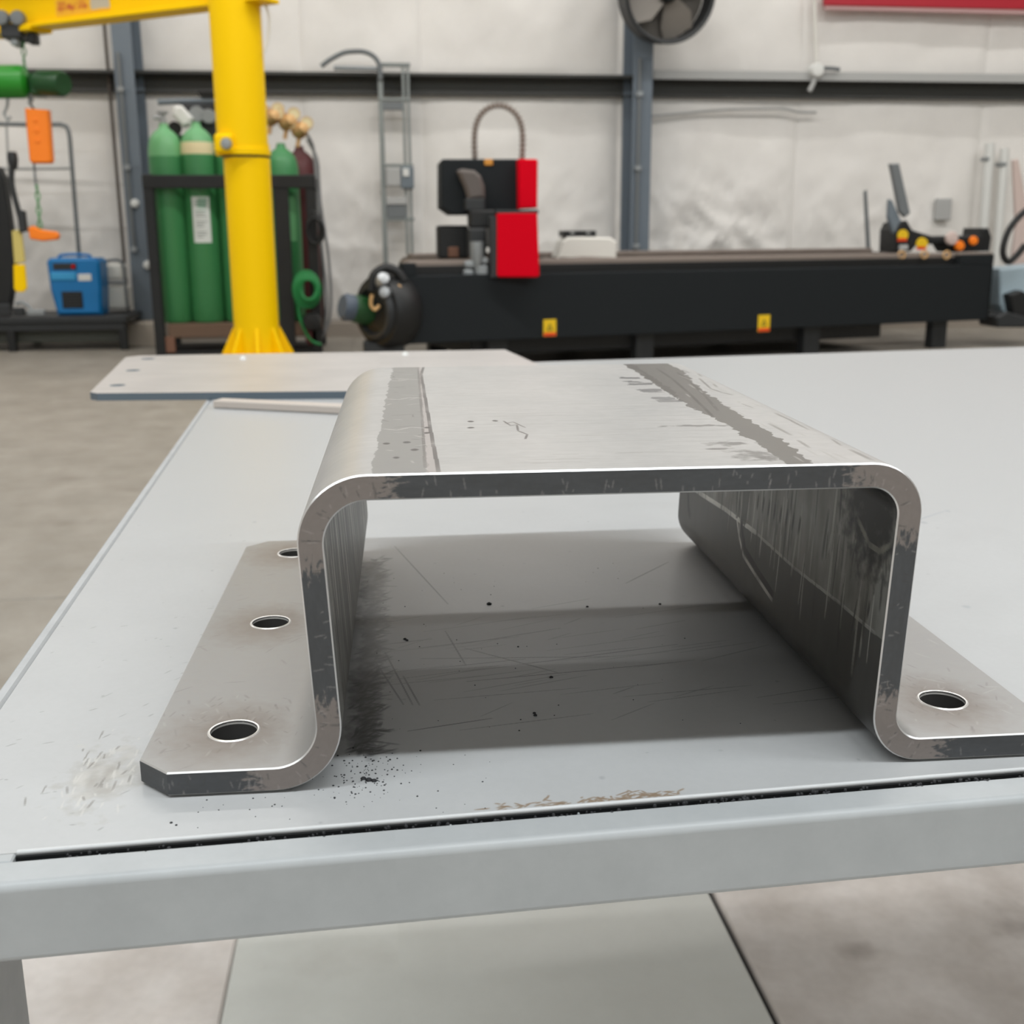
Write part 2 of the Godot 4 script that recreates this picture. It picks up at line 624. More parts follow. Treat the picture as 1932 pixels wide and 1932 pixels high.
	g = Geo.new()
	g.box(M.girt, Vector3(-9.4, yt - 0.005, -WALL + 0.162), Vector3(x1 - 0.16, yt + 0.02, -WALL + 0.17), 0.002)
	part("low_lip", g, gt)
	# steel columns
	h_column("trim_2", 226, 37, 33, "blue-grey steel column left of the green gas cylinders", 0.19)
	h_column("trim_3", 1210, 300, 36, "blue-grey steel column carrying the round fan", 0.0)
	g = Geo.new()
	for q in [[255, 384], [279, 500]]:
		g = Geo.new()
		g.lathe(M.white, [Vector2(0.001, 0.05), Vector2(0.028, 0.045), Vector2(0.036, 0.02), Vector2(0.036, 0.0)], at(q[0], q[1], WALL - 0.42), 14, Vector3.BACK)
		part("white_knob", g, get_node("trim_2"), "white round knob")
	g = Geo.new()
	face(g, M.pier, 236, 609, 299, 662, 9.75, 0.55, 0.012)
	struct("trim_4", g, "tan concrete pier under the left steel column")
	g = Geo.new()
	var xa := at(193, 44, WALL - 0.06).x
	g.box(mat(rgb(92, 82, 74), 0.7), Vector3(xa, 0.13, -WALL + 0.03), Vector3(xa + 0.022, 5.8, -WALL + 0.06), 0.003)
	struct("trim_5", g, "thin dark strip running up the wall left of the steel column")

func h_column(called: String, px: float, py: float, wpx: float, label: String, foot: float) -> void:
	var d := WALL - 0.42
	var p := at(px, py, d)
	var w := mm(wpx, d)
	var o := struct_root(called, label)
	var g := Geo.new()
	g.box(M.column, Vector3(p.x - w / 2, foot, -d - 0.012), Vector3(p.x + w / 2, 5.8, -d), 0.002)
	part("front_flange", g, o)
	g = Geo.new()
	g.box(M.column, Vector3(p.x - w / 2, foot, -WALL - 0.012), Vector3(p.x + w / 2, 5.8, -WALL + 0.03), 0.002)
	part("rear_flange", g, o)
	g = Geo.new()
	g.box(M.column, Vector3(p.x - 0.006, foot, -WALL + 0.02), Vector3(p.x + 0.006, 5.8, -d - 0.01), 0.0)
	part("web", g, o)
	g = Geo.new()
	g.tube(M.pipe, [Vector3(p.x - w * 0.2, foot + 0.6, -d + 0.022), Vector3(p.x - w * 0.2, 2.3, -d + 0.022)], 0.016, 8)
	part("conduit", g, o)
	for y in [0.75, 1.4, 2.0]:
		g = Geo.new()
		g.box(M.galv, Vector3(p.x - w * 0.36, y, -d), Vector3(p.x - w * 0.04, y + 0.04, -d + 0.05), 0.003)
		part("clamp", g, o)

# pillowed, wrinkled sheet of wall insulation
func quilt(g: Geo, m, xa: float, xb: float, ya: float, yb: float, sd: int, crumple: float, fine: bool) -> void:
	var nx := 36 if fine else 8
	var ny := 44 if fine else 8
	var nn := FastNoiseLite.new()
	nn.seed = sd
	nn.frequency = 1.1
	nn.fractal_octaves = 3
	var wr := FastNoiseLite.new()
	wr.seed = sd + 40
	wr.frequency = 2.2
	wr.fractal_type = FastNoiseLite.FRACTAL_RIDGED
	wr.fractal_octaves = 3
	var pos := []
	for j in ny + 1:
		for i in nx + 1:
			var u := float(i) / nx
			var v := float(j) / ny
			var edge := pow(4.0 * u * (1.0 - u), 0.35) * pow(clampf(4.0 * v * (1.0 - v), 0.0, 1.0), 0.3)
			var x := lerpf(xa, xb, u)
			var y := lerpf(ya, yb, v)
			var low := smoothstep(1.7, 0.6, y)
			var z := 0.035 * edge + 0.03 * nn.get_noise_2d(x, y * 0.8) * edge + crumple * low * wr.get_noise_2d(x * 0.9 + y * 0.5, y * 0.7 - x * 0.35) * edge
			pos.append(Vector3(x, y, -WALL + z - 0.045))
	var nor := []
	for j in ny + 1:
		for i in nx + 1:
			var a: Vector3 = pos[j * (nx + 1) + mini(i + 1, nx)] - pos[j * (nx + 1) + maxi(i - 1, 0)]
			var b: Vector3 = pos[mini(j + 1, ny) * (nx + 1) + i] - pos[maxi(j - 1, 0) * (nx + 1) + i]
			nor.append(a.cross(b).normalized())
	var z2 := Vector2.ZERO
	for j in ny:
		for i in nx:
			var k := j * (nx + 1) + i
			g.quadn(m, [pos[k], pos[k + 1], pos[k + nx + 2], pos[k + nx + 1]], [nor[k], nor[k + 1], nor[k + nx + 2], nor[k + nx + 1]], [z2, z2, z2, z2])
	# returns at the rims give the sheet its thickness
	for e in [[0, ny * (nx + 1), nx + 1, Vector3.LEFT], [nx, ny * (nx + 1) + nx, nx + 1, Vector3.RIGHT], [0, nx, 1, Vector3.DOWN], [ny * (nx + 1), ny * (nx + 1) + nx, 1, Vector3.UP]]:
		for k in range(e[0], e[1], e[2]):
			var p: Vector3 = pos[k]
			var q: Vector3 = pos[k + e[2]]
			g.quad(m, p, q, Vector3(q.x, q.y, -WALL - 0.16), Vector3(p.x, p.y, -WALL - 0.16), e[3])

# ------------------------------------------------------------------ the table (local axes: x along the front rail, z towards the viewer)
func work_table() -> void:
	var o := thing("work_table", "pale grey painted steel worktable under the bent bracket, with a gap behind its front rail", "table", Vector3.ZERO)
	o.rotation.y = 0.04056
	var Y := TABLE_Y
	var xl := -0.1601
	var xr := 1.34
	var d0 := 0.3708
	var bl := 1.772
	var br := 1.878
	var th := 0.0011
	# near sheet texture: 1 px = 0.3 mm from (-0.155, 0.371)
	var p := Paint.new(2048, 1536, rgb(170, 170, 170))
	p.noise(31, 0.004, 0.012, Color(1.0, 1.0, 1.0))
	p.noise(33, 0.05, 0.006)
	var S := 1000.0 / 0.3
	var T := func(x: float, d: float) -> Vector2: return Vector2((x / 1000.0 + 0.152) * S, (d / 1000.0 - 0.3708) * S)
	var r := RandomNumberGenerator.new()
	r.seed = 5
	# worn, cement-grey patch left of the bracket foot
	var wp: Vector2 = T.call(-95, 424)
	p.spot(wp.x, wp.y, 50, 105, rgb(150, 146, 140), 0.6, 0.8, 0.9, 3)
	for i in 26:
		p.spot(wp.x + r.randfn(0, 24), wp.y + r.randfn(0, 52), r.randf_range(5, 16), r.randf_range(8, 30), rgb(146, 142, 136) if i % 2 else rgb(176, 173, 168), 0.45, 0.8, 1.0, i)
	for i in 60:
		var q := wp + Vector2(r.randfn(0, 26), r.randfn(0, 60))
		p.stroke(q, q + Vector2(r.randf_range(-5, 5), r.randf_range(6, 30)), r.randf_range(1.2, 2.6), rgb(184, 182, 177) if i % 3 else rgb(108, 105, 100), 0.3)
	for i in 70:
		var q: Vector2 = T.call(r.randf_range(-150, -20), r.randf_range(372, 640))
		var l := r.randf_range(2, 14)
		p.stroke(q, q + Vector2(l, r.randf_range(-0.5, 1.6) * l), r.randf_range(1.0, 2.4), rgb(132, 131, 130), r.randf_range(0.1, 0.45))
	# black powder dragged along inside the left wall of the bracket
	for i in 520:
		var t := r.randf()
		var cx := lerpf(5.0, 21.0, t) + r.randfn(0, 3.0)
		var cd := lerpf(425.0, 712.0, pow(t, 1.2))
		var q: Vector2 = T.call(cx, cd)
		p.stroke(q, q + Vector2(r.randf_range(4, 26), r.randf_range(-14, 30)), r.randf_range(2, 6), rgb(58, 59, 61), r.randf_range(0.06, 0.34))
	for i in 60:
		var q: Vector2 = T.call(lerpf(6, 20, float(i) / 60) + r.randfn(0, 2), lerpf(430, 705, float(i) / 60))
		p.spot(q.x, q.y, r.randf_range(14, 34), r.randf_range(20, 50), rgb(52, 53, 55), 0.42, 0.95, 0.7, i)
	# scratches under the bracket
	for sc in [[36, 739, 59, 611], [53, 567, 58, 516], [15, 527, 25, 474], [20, 541, 29, 473], [27, 508, 32, 472], [37, 529, 130, 516], [59, 546, 114, 561], [55, 508, 168, 527], [56, 496, 158, 503], [168, 632, 206, 671], [25, 446, 62, 453], [37, 544, 90, 552], [40, 515, 88, 520], [20, 552, 45, 556], [60, 540, 100, 500]]:
		p.stroke(T.call(sc[0], sc[1]), T.call(sc[2], sc[3]), 1.8, rgb(92, 92, 93), 0.5)
	for i in 46:
		var a := Vector2(r.randf_range(12, 190), r.randf_range(440, 600))
		var b := a + Vector2(r.randf_range(10, 70), r.randf_range(2, 16))
		p.stroke(T.call(a.x, a.y), T.call(b.x, b.y), r.randf_range(1.0, 1.8), rgb(122, 122, 122), 0.4)
	# brown residue on the rim of the gap, small dents and specks elsewhere
	for i in 130:
		var q: Vector2 = T.call(lerpf(30, 122, sqrt(r.randf())), 371.5 + absf(r.randfn(0, 2.6)))
		p.stroke(q, q + Vector2(r.randf_range(-18, 18), r.randf_range(0, 9)), r.randf_range(1.2, 2.4), rgb(128, 110, 92), 0.5)
	for i in 70:
		var q := Vector2(r.randf() * 2048, r.randf() * 1536)
		p.spot(q.x, q.y, r.randf_range(2, 6), r.randf_range(2, 6), rgb(132, 132, 134), r.randf_range(0.3, 0.8), 0.7, 0.3, i)
	for sp in [[-61, 822, 7], [344, 557, 9], [415, 737, 10], [450, 764, 7]]:
		var q: Vector2 = T.call(sp[0], sp[1])
		p.spot(q.x, q.y, sp[2], sp[2] * 1.6, rgb(146, 148, 152), 0.7, 0.6, 0.5, 3)
	p.stroke(T.call(398, 733), T.call(452, 768), 6, rgb(150, 153, 158), 0.5)
	var near := mat(Color.WHITE, 0.36)
	near.albedo_texture = p.texture()
	near.texture_repeat = false
	var far := mat(rgb(170, 170, 170), 0.36)
	var g := Geo.new()
	var xn := xl + 0.008
	var xm := xn + 2048 * 0.0003
	var dm := d0 + 1536 * 0.0003
	var up := Vector3.UP
	# top of the sheet: the near field carries the wear, the rest is plain
	g.quadn(near, [Vector3(xn, Y, -d0), Vector3(xm, Y, -d0), Vector3(xm, Y, -dm), Vector3(xn, Y, -dm)], [up, up, up, up], [Vector2(0, 0), Vector2(1, 0), Vector2(1, 1), Vector2(0, 1)])
	g.quad(far, Vector3(xm, Y, -d0), Vector3(xr, Y, -d0), Vector3(xr, Y, -dm), Vector3(xm, Y, -dm), up)
	g.quad(far, Vector3(xn, Y, -dm), Vector3(xr, Y, -dm), Vector3(xr, Y, -br), Vector3(xn, Y, -bl), up)
	g.quad(far, Vector3(xn, Y - th, -d0), Vector3(xr, Y - th, -d0), Vector3(xr, Y - th, -br), Vector3(xn, Y - th, -bl), -up)
	g.quad(far, Vector3(xn, Y, -d0), Vector3(xr, Y, -d0), Vector3(xr, Y - th, -d0), Vector3(xn, Y - th, -d0), Vector3.BACK)
	g.quad(far, Vector3(xn, Y, -bl), Vector3(xr, Y, -br), Vector3(xr, Y - th, -br), Vector3(xn, Y - th, -bl), Vector3.FORWARD)
	g.quad(far, Vector3(xr, Y, -d0), Vector3(xr, Y, -br), Vector3(xr, Y - th, -br), Vector3(xr, Y - th, -d0), Vector3.RIGHT)
	g.quad(far, Vector3(xn, Y, -d0), Vector3(xn, Y, -bl), Vector3(xn, Y - th, -bl), Vector3(xn, Y - th, -d0), Vector3.LEFT)
	part("tabletop", g, o)
	var fm := wavy(rgb(163, 165, 166), 0.018, 0.02, 3.0, 0.42, 61, Color(1, 1, 1))
	var grey := wavy(rgb(166, 167, 168), 0.03, 0.02, 3.0, 0.45, 71, Color(1, 1, 1))
	# front rail: rounded tube whose top lies a hair below the sheet
	g = Geo.new()
	rail(g, fm, Vector3(xl, 0, 0), xr, 0.3513, 0.3668, Y - 0.0005, Y - 0.0295)
	part("front_rail", g, o)
	# paler bead imitating the lit edge of the sheet's front lip
	g = Geo.new()
	g.tube(M.paint, [Vector3(-0.1135, Y - 0.0004, -0.3716), Vector3(0.4, Y - 0.0004, -0.3716), Vector3(xr, Y - 0.0004, -0.3716)], 0.0010, 8)
	part("lit_edge_bead", g, o)
	g = Geo.new()
	g.box(M.black, Vector3(-0.1140, Y - 0.016, -0.40), Vector3(xr, Y - 0.00115, -0.3697), 0.0)  # black block under the lip puts the gap's shade into colour
	part("gap_dark_fill", g, o)
	# left edge: narrow side rail with a fine groove beside the sheet
	g = Geo.new()
	g.bar(grey, Vector3(xl + 0.0035, Y - 0.0152, -0.352), Vector3(xl + 0.0035, Y - 0.0152, -bl), 0.0070, 0.0295, Vector3.UP, 0.0025)
	part("side_rail", g, o)
	g = Geo.new()
	g.bar(grey, Vector3(xl, Y - 0.016, -bl + 0.01), Vector3(xr, Y - 0.016, -br + 0.01), 0.02, 0.026, Vector3.UP, 0.002)
	part("rear_rail", g, o)
	g = Geo.new()
	g.bar(grey, Vector3(xr - 0.01, Y - 0.016, -0.37), Vector3(xr - 0.01, Y - 0.016, -br + 0.02), 0.02, 0.026, Vector3.UP, 0.002)
	part("side_rail", g, o)
	# corner block closing the gap, legs
	g = Geo.new()
	g.box(fm, Vector3(xl + 0.001, Y - 0.012, -0.3712), Vector3(-0.1138, Y - 0.0001, -0.3655), 0.0006)
	part("corner_plate", g, o)
	for q in [[xl, -0.1234, 0.352], [xr - 0.0366, xr, 0.352], [xl, -0.1234, bl - 0.05], [xr - 0.0366, xr, br - 0.06]]:
		g = Geo.new()
		g.box(grey, Vector3(q[0] + 0.0005, 0.0, -q[2] - 0.046), Vector3(q[1], Y - 0.029, -q[2]), 0.004)
		part("leg", g, o)

# rounded rectangular tube along x
func rail(g: Geo, m, a: Vector3, xr: float, df: float, dback: float, yt: float, yb: float) -> void:
	var pts := []
	var nor := []
	var rf := 0.0032
	for c in [[-df - rf, yt - rf, rf, 0.0, PI / 2], [-dback + 0.0015, yt - 0.0015, 0.0015, PI / 2, PI], [-dback + 0.0015, yb + 0.0015, 0.0015, PI, 1.5 * PI], [-df - 0.0025, yb + 0.0025, 0.0025, 1.5 * PI, TAU]]:
		for k in 7:
			var t := lerpf(c[3], c[4], k / 6.0)
			nor.append(Vector3(0, sin(t), cos(t)))
			pts.append(Vector3(0, c[1] + c[2] * sin(t), c[0] + c[2] * cos(t)))
	var z2 := Vector2.ZERO
	for i in pts.size():
		var j := (i + 1) % pts.size()
		g.quadn(m, [pts[i] + Vector3(a.x, 0, 0), pts[j] + Vector3(a.x, 0, 0), pts[j] + Vector3(xr, 0, 0), pts[i] + Vector3(xr, 0, 0)], [nor[i], nor[j], nor[j], nor[i]], [z2, z2, z2, z2])
	for i in range(1, pts.size() - 1):
		g.tri(m, pts[0] + Vector3(a.x, 0, 0), pts[i] + Vector3(a.x, 0, 0), pts[i + 1] + Vector3(a.x, 0, 0), Vector3.LEFT)
		g.tri(m, pts[0] + Vector3(xr, 0, 0), pts[i] + Vector3(xr, 0, 0), pts[i + 1] + Vector3(xr, 0, 0), Vector3.RIGHT)

# ------------------------------------------------------------------ the bent bracket (local axes: x across, y up, -z along it)
const THICK := 0.0095
const LONG := 0.3273
var prof := []      # [position, outward normal, length along the sheet]
var bends := []     # [first, last] sample of each bend
var total := 0.0

func profile() -> void:
	var P := [Vector2(-0.16241, THICK / 2), Vector2(-0.08851, THICK / 2), Vector2(-0.09419, 0.11614), Vector2(0.12961, 0.11595), Vector2(0.12499, THICK / 2), Vector2(0.19975, THICK / 2)]
	var R := [0.0, 0.021, 0.021, 0.0155, 0.0155]
	var pts := [P[0]]
	var nor := [Vector2(0, 1)]
	for i in range(1, 5):
		var a: Vector2 = (P[i] - P[i - 1]).normalized()
		var b: Vector2 = (P[i + 1] - P[i]).normalized()
		var th := a.angle_to(b)
		var tl: float = R[i] * tan(absf(th) / 2.0)
		var sg := signf(th)
		var start: Vector2 = P[i] - a * tl
		var ctr: Vector2 = start + a.orthogonal() * -sg * R[i]
		bends.append([pts.size(), pts.size() + 14])
		for k in 15:
			var r := (start - ctr).rotated(th * k / 14.0)
			pts.append(ctr + r)
			nor.append(-a.orthogonal().rotated(th * k / 14.0))
	pts.append(P[5])
	nor.append(Vector2(0, 1))
	var s := 0.0
	for i in pts.size():
		if i > 0:
			s += (pts[i] as Vector2).distance_to(pts[i - 1])
		prof.append([pts[i], nor[i], s])
	total = s

func strip(g: Geo, i0: int, i1: int, mo, mi, me, mb) -> void:
	var c := 0.00055
	var h := THICK / 2
	for i in range(i0, i1):
		var A: Array = prof[i]
		var B: Array = prof[i + 1]
		var ua: float = A[2] / total
		var ub: float = B[2] / total
		var v0 := c / LONG
		for side in [1.0, -1.0]:
			var na: Vector3 = Vector3(A[1].x, A[1].y, 0) * side
			var nb: Vector3 = Vector3(B[1].x, B[1].y, 0) * side
			var a: Vector3 = Vector3(A[0].x, A[0].y, 0) + na * h
			var b: Vector3 = Vector3(B[0].x, B[0].y, 0) + nb * h
			var z0 := Vector3(0, 0, -c)
			var z1 := Vector3(0, 0, -LONG + c)
			g.quadn(mo if side > 0.0 else mi, [a + z0, b + z0, b + z1, a + z1], [na, nb, nb, na], [Vector2(ua, v0), Vector2(ub, v0), Vector2(ub, 1.0 - v0), Vector2(ua, 1.0 - v0)])
			for e in [0.0, 1.0]:
				var nz := Vector3(0, 0, 1.0 if e == 0.0 else -1.0)
				var zz := Vector3(0, 0, -LONG * e)
				var zc := z0 if e == 0.0 else z1
				g.quadn(mb, [a + zc, b + zc, b - nb * c + zz, a - na * c + zz], [(na + nz).normalized(), (nb + nz).normalized(), (nb + nz).normalized(), (na + nz).normalized()], [Vector2(ua, 0), Vector2(ub, 0), Vector2(ub, 1), Vector2(ua, 1)])
		for e in [0.0, 1.0]:
			var nz := Vector3(0, 0, 1.0 if e == 0.0 else -1.0)
			var zz := Vector3(0, 0, -LONG * e)
			var ka := Vector3(A[1].x, A[1].y, 0) * (h - c)
			var kb := Vector3(B[1].x, B[1].y, 0) * (h - c)
			var pa := Vector3(A[0].x, A[0].y, 0) + zz
			var pb := Vector3(B[0].x, B[0].y, 0) + zz
			g.quadn(me, [pa + ka, pb + kb, pb - kb, pa - ka], [nz, nz, nz, nz], [Vector2(ua, 0), Vector2(ub, 0), Vector2(ub, 1), Vector2(ua, 1)])

# flat drilled foot between sample i0 and i1 of the profile; tip on the side where the corners are cut
func foot(g: Geo, xt: float, xe: float, s_of: Callable, holes: Array, hr: float, mo, mi, me, mb) -> void:
	var c := 0.00055
	var ch := 0.0125
	var sg := signf(xe - xt)
	var out := PackedVector2Array([Vector2(xt, ch), Vector2(xt + sg * ch, 0), Vector2(xe, 0), Vector2(xe, LONG), Vector2(xt + sg * ch, LONG), Vector2(xt, LONG - ch)])
	var k := c * 0.414
	var ins := PackedVector2Array([Vector2(xt + sg * c, ch + k), Vector2(xt + sg * (ch + k), c), Vector2(xe, c), Vector2(xe, LONG - c), Vector2(xt + sg * (ch + k), LONG - c), Vector2(xt + sg * c, LONG - ch - k)])
	var ctr := Vector2((xt + xe) / 2, LONG / 2)
	var V := func(p: Vector2, y: float) -> Vector3: return Vector3(p.x, y, -p.y)
	var U := func(p: Vector2) -> Vector2: return Vector2(s_of.call(p.x) / total, p.y / LONG)
	for i in out.size():
		if i == 2:
			continue
		var j := (i + 1) % out.size()
		var d := (out[j] - out[i]).normalized()
		var n2 := Vector2(d.y, -d.x)
		if n2.dot((out[i] + out[j]) / 2 - ctr) < 0.0:
			n2 = -n2
		var n := Vector3(n2.x, 0, -n2.y)
		var uu := [U.call(out[i]), U.call(out[j]), U.call(out[j]), U.call(out[i])]
		uu = [Vector2(uu[0].x, 0), Vector2(uu[1].x, 0), Vector2(uu[1].x, 1), Vector2(uu[0].x, 1)]
		g.quadn(me, [V.call(out[i], THICK - c), V.call(out[j], THICK - c), V.call(out[j], c), V.call(out[i], c)], [n, n, n, n], uu)
		for t in [1.0, -1.0]:
			var y0 := THICK - c if t > 0.0 else c
			var y1 := THICK if t > 0.0 else 0.0
			var nn := (n + Vector3(0, t, 0)).normalized()
			g.quadn(mb, [V.call(out[i], y0), V.call(out[j], y0), V.call(ins[j], y1), V.call(ins[i], y1)], [nn, nn, nn, nn], uu)
	var cuts := [-0.01]
	for i in holes.size() - 1:
		cuts.append((holes[i].y + holes[i + 1].y) / 2)
	cuts.append(LONG + 0.01)
	for hi in holes.size():
		var hp: Vector2 = holes[hi]
		var cell := PackedVector2Array([Vector2(-1, cuts[hi]), Vector2(1, cuts[hi]), Vector2(1, cuts[hi + 1]), Vector2(-1, cuts[hi + 1])])
		var poly: PackedVector2Array = Geometry2D.intersect_polygons(ins, cell)[0]
		var ang := []
		for i in 40:
			ang.append(TAU * i / 40)
		for q in poly:
			ang.append(fposmod((q - hp).angle(), TAU))
		ang.sort()
		var rim := []
		for a in ang:
			var dir := Vector2.from_angle(a)
			var best := 9.0
			for i in poly.size():
				var x = Geometry2D.segment_intersects_segment(hp, hp + dir * 2.0, poly[i], poly[(i + 1) % poly.size()])
				if x != null:
					best = minf(best, hp.distance_to(x))
			rim.append([hp + dir * hr, hp + dir * best, dir])
		for i in rim.size():
			var A: Array = rim[i]
			var B: Array = rim[(i + 1) % rim.size()]
			for t in [1.0, -1.0]:
				var y := THICK if t > 0.0 else 0.0
				var n := Vector3(0, t, 0)
				g.quadn(mo if t > 0.0 else mi, [V.call(A[0], y), V.call(B[0], y), V.call(B[1], y), V.call(A[1], y)], [n, n, n, n], [U.call(A[0]), U.call(B[0]), U.call(B[1]), U.call(A[1])])
			var na := Vector3(-A[2].x, 0, A[2].y)
			var nb := Vector3(-B[2].x, 0, B[2].y)
			g.quadn(M.scorched, [V.call(A[0], THICK), V.call(B[0], THICK), V.call(B[0], 0.0), V.call(A[0], 0.0)], [na, nb, nb, na], [Vector2(0.29, 0), Vector2(0.29, 0), Vector2(0.29, 1), Vector2(0.29, 1)])

func bracket() -> void:
	profile()
	var o := thing("bent_bracket", "thick bare steel hat-shaped bracket with drilled feet standing on the worktable", "bracket", Vector3(0.06625, TABLE_Y + 0.0008, -0.39538))
	o.rotation.y = -0.02351
	var W := 2048
	var Hh := int(W * LONG / total)
	var px := W / total
	var r := RandomNumberGenerator.new()
	r.seed = 11
	# ---- outer face: x = length along the sheet, y = depth
	var p := Paint.new(W, Hh, rgb(182, 180, 178))
	p.noise(51, 0.004, 0.025, Color(1.0, 0.9, 0.85))
	p.noise(52, 0.03, 0.016, Color.WHITE, Vector2(1, 1))
	p.noise(53, 0.06, 0.018, Color.WHITE, Vector2(5, 1))
	var s2: float = prof[bends[1][1]][2]          # start of the flat top
	var u2: float = prof[bends[1][1]][0].x
	var Tp := func(u: float, d: float) -> Vector2: return Vector2((s2 + u / 1000.0 - u2) * px, d / 1000.0 * px)
	# feet painted duller; the paler top has its brighter reflection in the colour
	for e in [[0.0, prof[bends[0][1]][2]], [prof[bends[3][0]][2], total]]:
		p.poly(PackedVector2Array([Vector2(e[0] * px - 2, -2), Vector2(e[1] * px + 2, -2), Vector2(e[1] * px + 2, Hh + 2), Vector2(e[0] * px - 2, Hh + 2)]), rgb(148, 147, 146), 0.88)
	# die mark along the left of the top
	p.poly(PackedVector2Array([Tp.call(-66, 330), Tp.call(-67, 263), Tp.call(-68.5, 179), Tp.call(-69, 113), Tp.call(-70, 73), Tp.call(-70.5, -2), Tp.call(-50.5, -2), Tp.call(-50.6, 71), Tp.call(-50, 142), Tp.call(-49.5, 216), Tp.call(-49.5, 330)]), rgb(134, 132, 129), 0.8, 6.0, 5)
	p.poly(PackedVector2Array([Tp.call(-51, -2), Tp.call(-46, -2), Tp.call(-47.5, 110), Tp.call(-48.5, 328), Tp.call(-50.5, 328)]), rgb(166, 157, 154), 0.6, 4.0, 6)
	p.path([Tp.call(-46.4, 328), Tp.call(-48.4, 290), Tp.call(-48.1, 215), Tp.call(-47.7, 150), Tp.call(-47.6, 110), Tp.call(-47.2, 58), Tp.call(-46.6, 2)], 5.0, rgb(92, 88, 86), 0.75)
	p.path([Tp.call(-49.9, 325), Tp.call(-50.3, 215), Tp.call(-50.6, 120), Tp.call(-51.3, 10)], 3.5, rgb(112, 108, 105), 0.6)
	for i in 34:
		var q: Vector2 = Tp.call(r.randf_range(-68, -52), r.randf_range(5, 320))
		p.stroke(q, q + Vector2(r.randf_range(-16, 40), r.randf_range(-26, 26)), r.randf_range(2, 4), rgb(178, 176, 172) if i % 2 else rgb(112, 109, 106), 0.4)
	for d in [263.0, 96.0, 188.0]:
		p.path([Tp.call(-68, d), Tp.call(-62, d - 4), Tp.call(-56, d + 3), Tp.call(-50, d)], 4.0, rgb(186, 184, 180), 0.55)
	for sp in [[-28.9, 111.4], [-29.9, 94.5], [-18.0, 111.6], [-48.8, 96.8], [-49.1, 83.4], [-66, 60], [-62, 30], [-55, 45], [-58, 62]]:
		var q: Vector2 = Tp.call(sp[0], sp[1])
		p.spot(q.x, q.y, 6, 9, rgb(66, 62, 60), 0.85, 0.4, 0.4, 2)
	p.path([Tp.call(-14, 111), Tp.call(-12, 98), Tp.call(-9, 100), Tp.call(-10, 84), Tp.call(-7, 75), Tp.call(-9, 64)], 2.5, rgb(96, 90, 88), 0.7)
	p.path([Tp.call(-14, 104), Tp.call(-10, 108), Tp.call(-6, 92)], 2.0, rgb(110, 104, 100), 0.7)
	# fine rolling lines across the top
	for i in 150:
		var q: Vector2 = Tp.call(r.randf_range(-46, 80), r.randf_range(2, 325))
		p.stroke(q, q + Vector2(r.randf_range(20, 190), r.randf_range(-4, 4)), r.randf_range(1.2, 2.6), rgb(154, 151, 148) if i % 3 else rgb(200, 198, 195), r.randf_range(0.1, 0.35))
	# brown-grey band on the right, with a frayed light strip beyond
	p.poly(PackedVector2Array([Tp.call(82, 330), Tp.call(81.3, 210), Tp.call(79.4, 142), Tp.call(82.5, 110), Tp.call(82.6, 64), Tp.call(82, -2), Tp.call(90, -2), Tp.call(95, 41), Tp.call(97, 108), Tp.call(100, 186), Tp.call(104, 229), Tp.call(111, 290), Tp.call(112, 330)]), rgb(104, 100, 95), 0.9, 10.0, 8)
	p.poly(PackedVector2Array([Tp.call(82, 330), Tp.call(81.3, 210), Tp.call(80, 160), Tp.call(85, 200), Tp.call(88, 330)]), rgb(88, 84, 80), 0.7, 8.0, 9)
	p.path([Tp.call(98, 300), Tp.call(96, 250), Tp.call(91, 190), Tp.call(86, 140), Tp.call(83, 112)], 5, rgb(80, 76, 72), 0.6)
	p.path([Tp.call(106, 280), Tp.call(103, 235), Tp.call(97, 180), Tp.call(90, 128)], 5, rgb(86, 82, 78), 0.6)
	p.path([Tp.call(112, 250), Tp.call(107, 205), Tp.call(109, 190), Tp.call(112, 180)], 4, rgb(120, 116, 112), 0.6)
	for i in 40:
		var q: Vector2 = Tp.call(r.randf_range(84, 116), r.randf_range(0, 320))
		p.stroke(q, q + Vector2(r.randf_range(-8, 8), r.randf_range(20, 110)), r.randf_range(2, 5), rgb(172, 169, 165) if i % 2 else rgb(118, 114, 109), 0.35)
	# dark ladder of marks beside it
	for i in 7:
		var d := 262.0 - i * 16.0 - 5.0 * sin(i * 2.7)
		p.poly(PackedVector2Array([Tp.call(65.5 + i * 0.4, d), Tp.call(78 - 4.0 * sin(i * 1.9), d - 2), Tp.call(79 - i * 0.2, d - 10 - 3.0 * sin(i * 3.1)), Tp.call(66.5 + i * 0.4, d - 8)]), rgb(96, 95, 95), 0.85 - i * 0.06, 14.0, i)
	for sp in [[70, 88, 60, 10], [73, 44, 40, 22], [74, 20, 30, 40], [66, 34, 30, 8], [78, 12, 22, 20]]:
		var q: Vector2 = Tp.call(sp[0], sp[1])
		p.spot(q.x, q.y, sp[2], sp[3], rgb(116, 113, 110), 0.75, 0.6, 1.0, 4)
	# heat tint and smears round the holes of the feet
	for f in [[0.0, 31.9], [total - 0.0335, 0.0]]:
		for d in [35.0, 166.0, 297.0]:
			var cx: float = (f[0] * 1000.0 + f[1]) / 1000.0 * px
			var cy: float = d / 1000.0 * px
			p.spot(cx - 12, cy - 10, 110, 140, rgb(122, 112, 104), 0.6, 0.8, 0.2, 6)
			p.spot(cx + 8, cy, 64, 84, rgb(108, 98, 92), 0.5, 0.9, 0.3, 7)
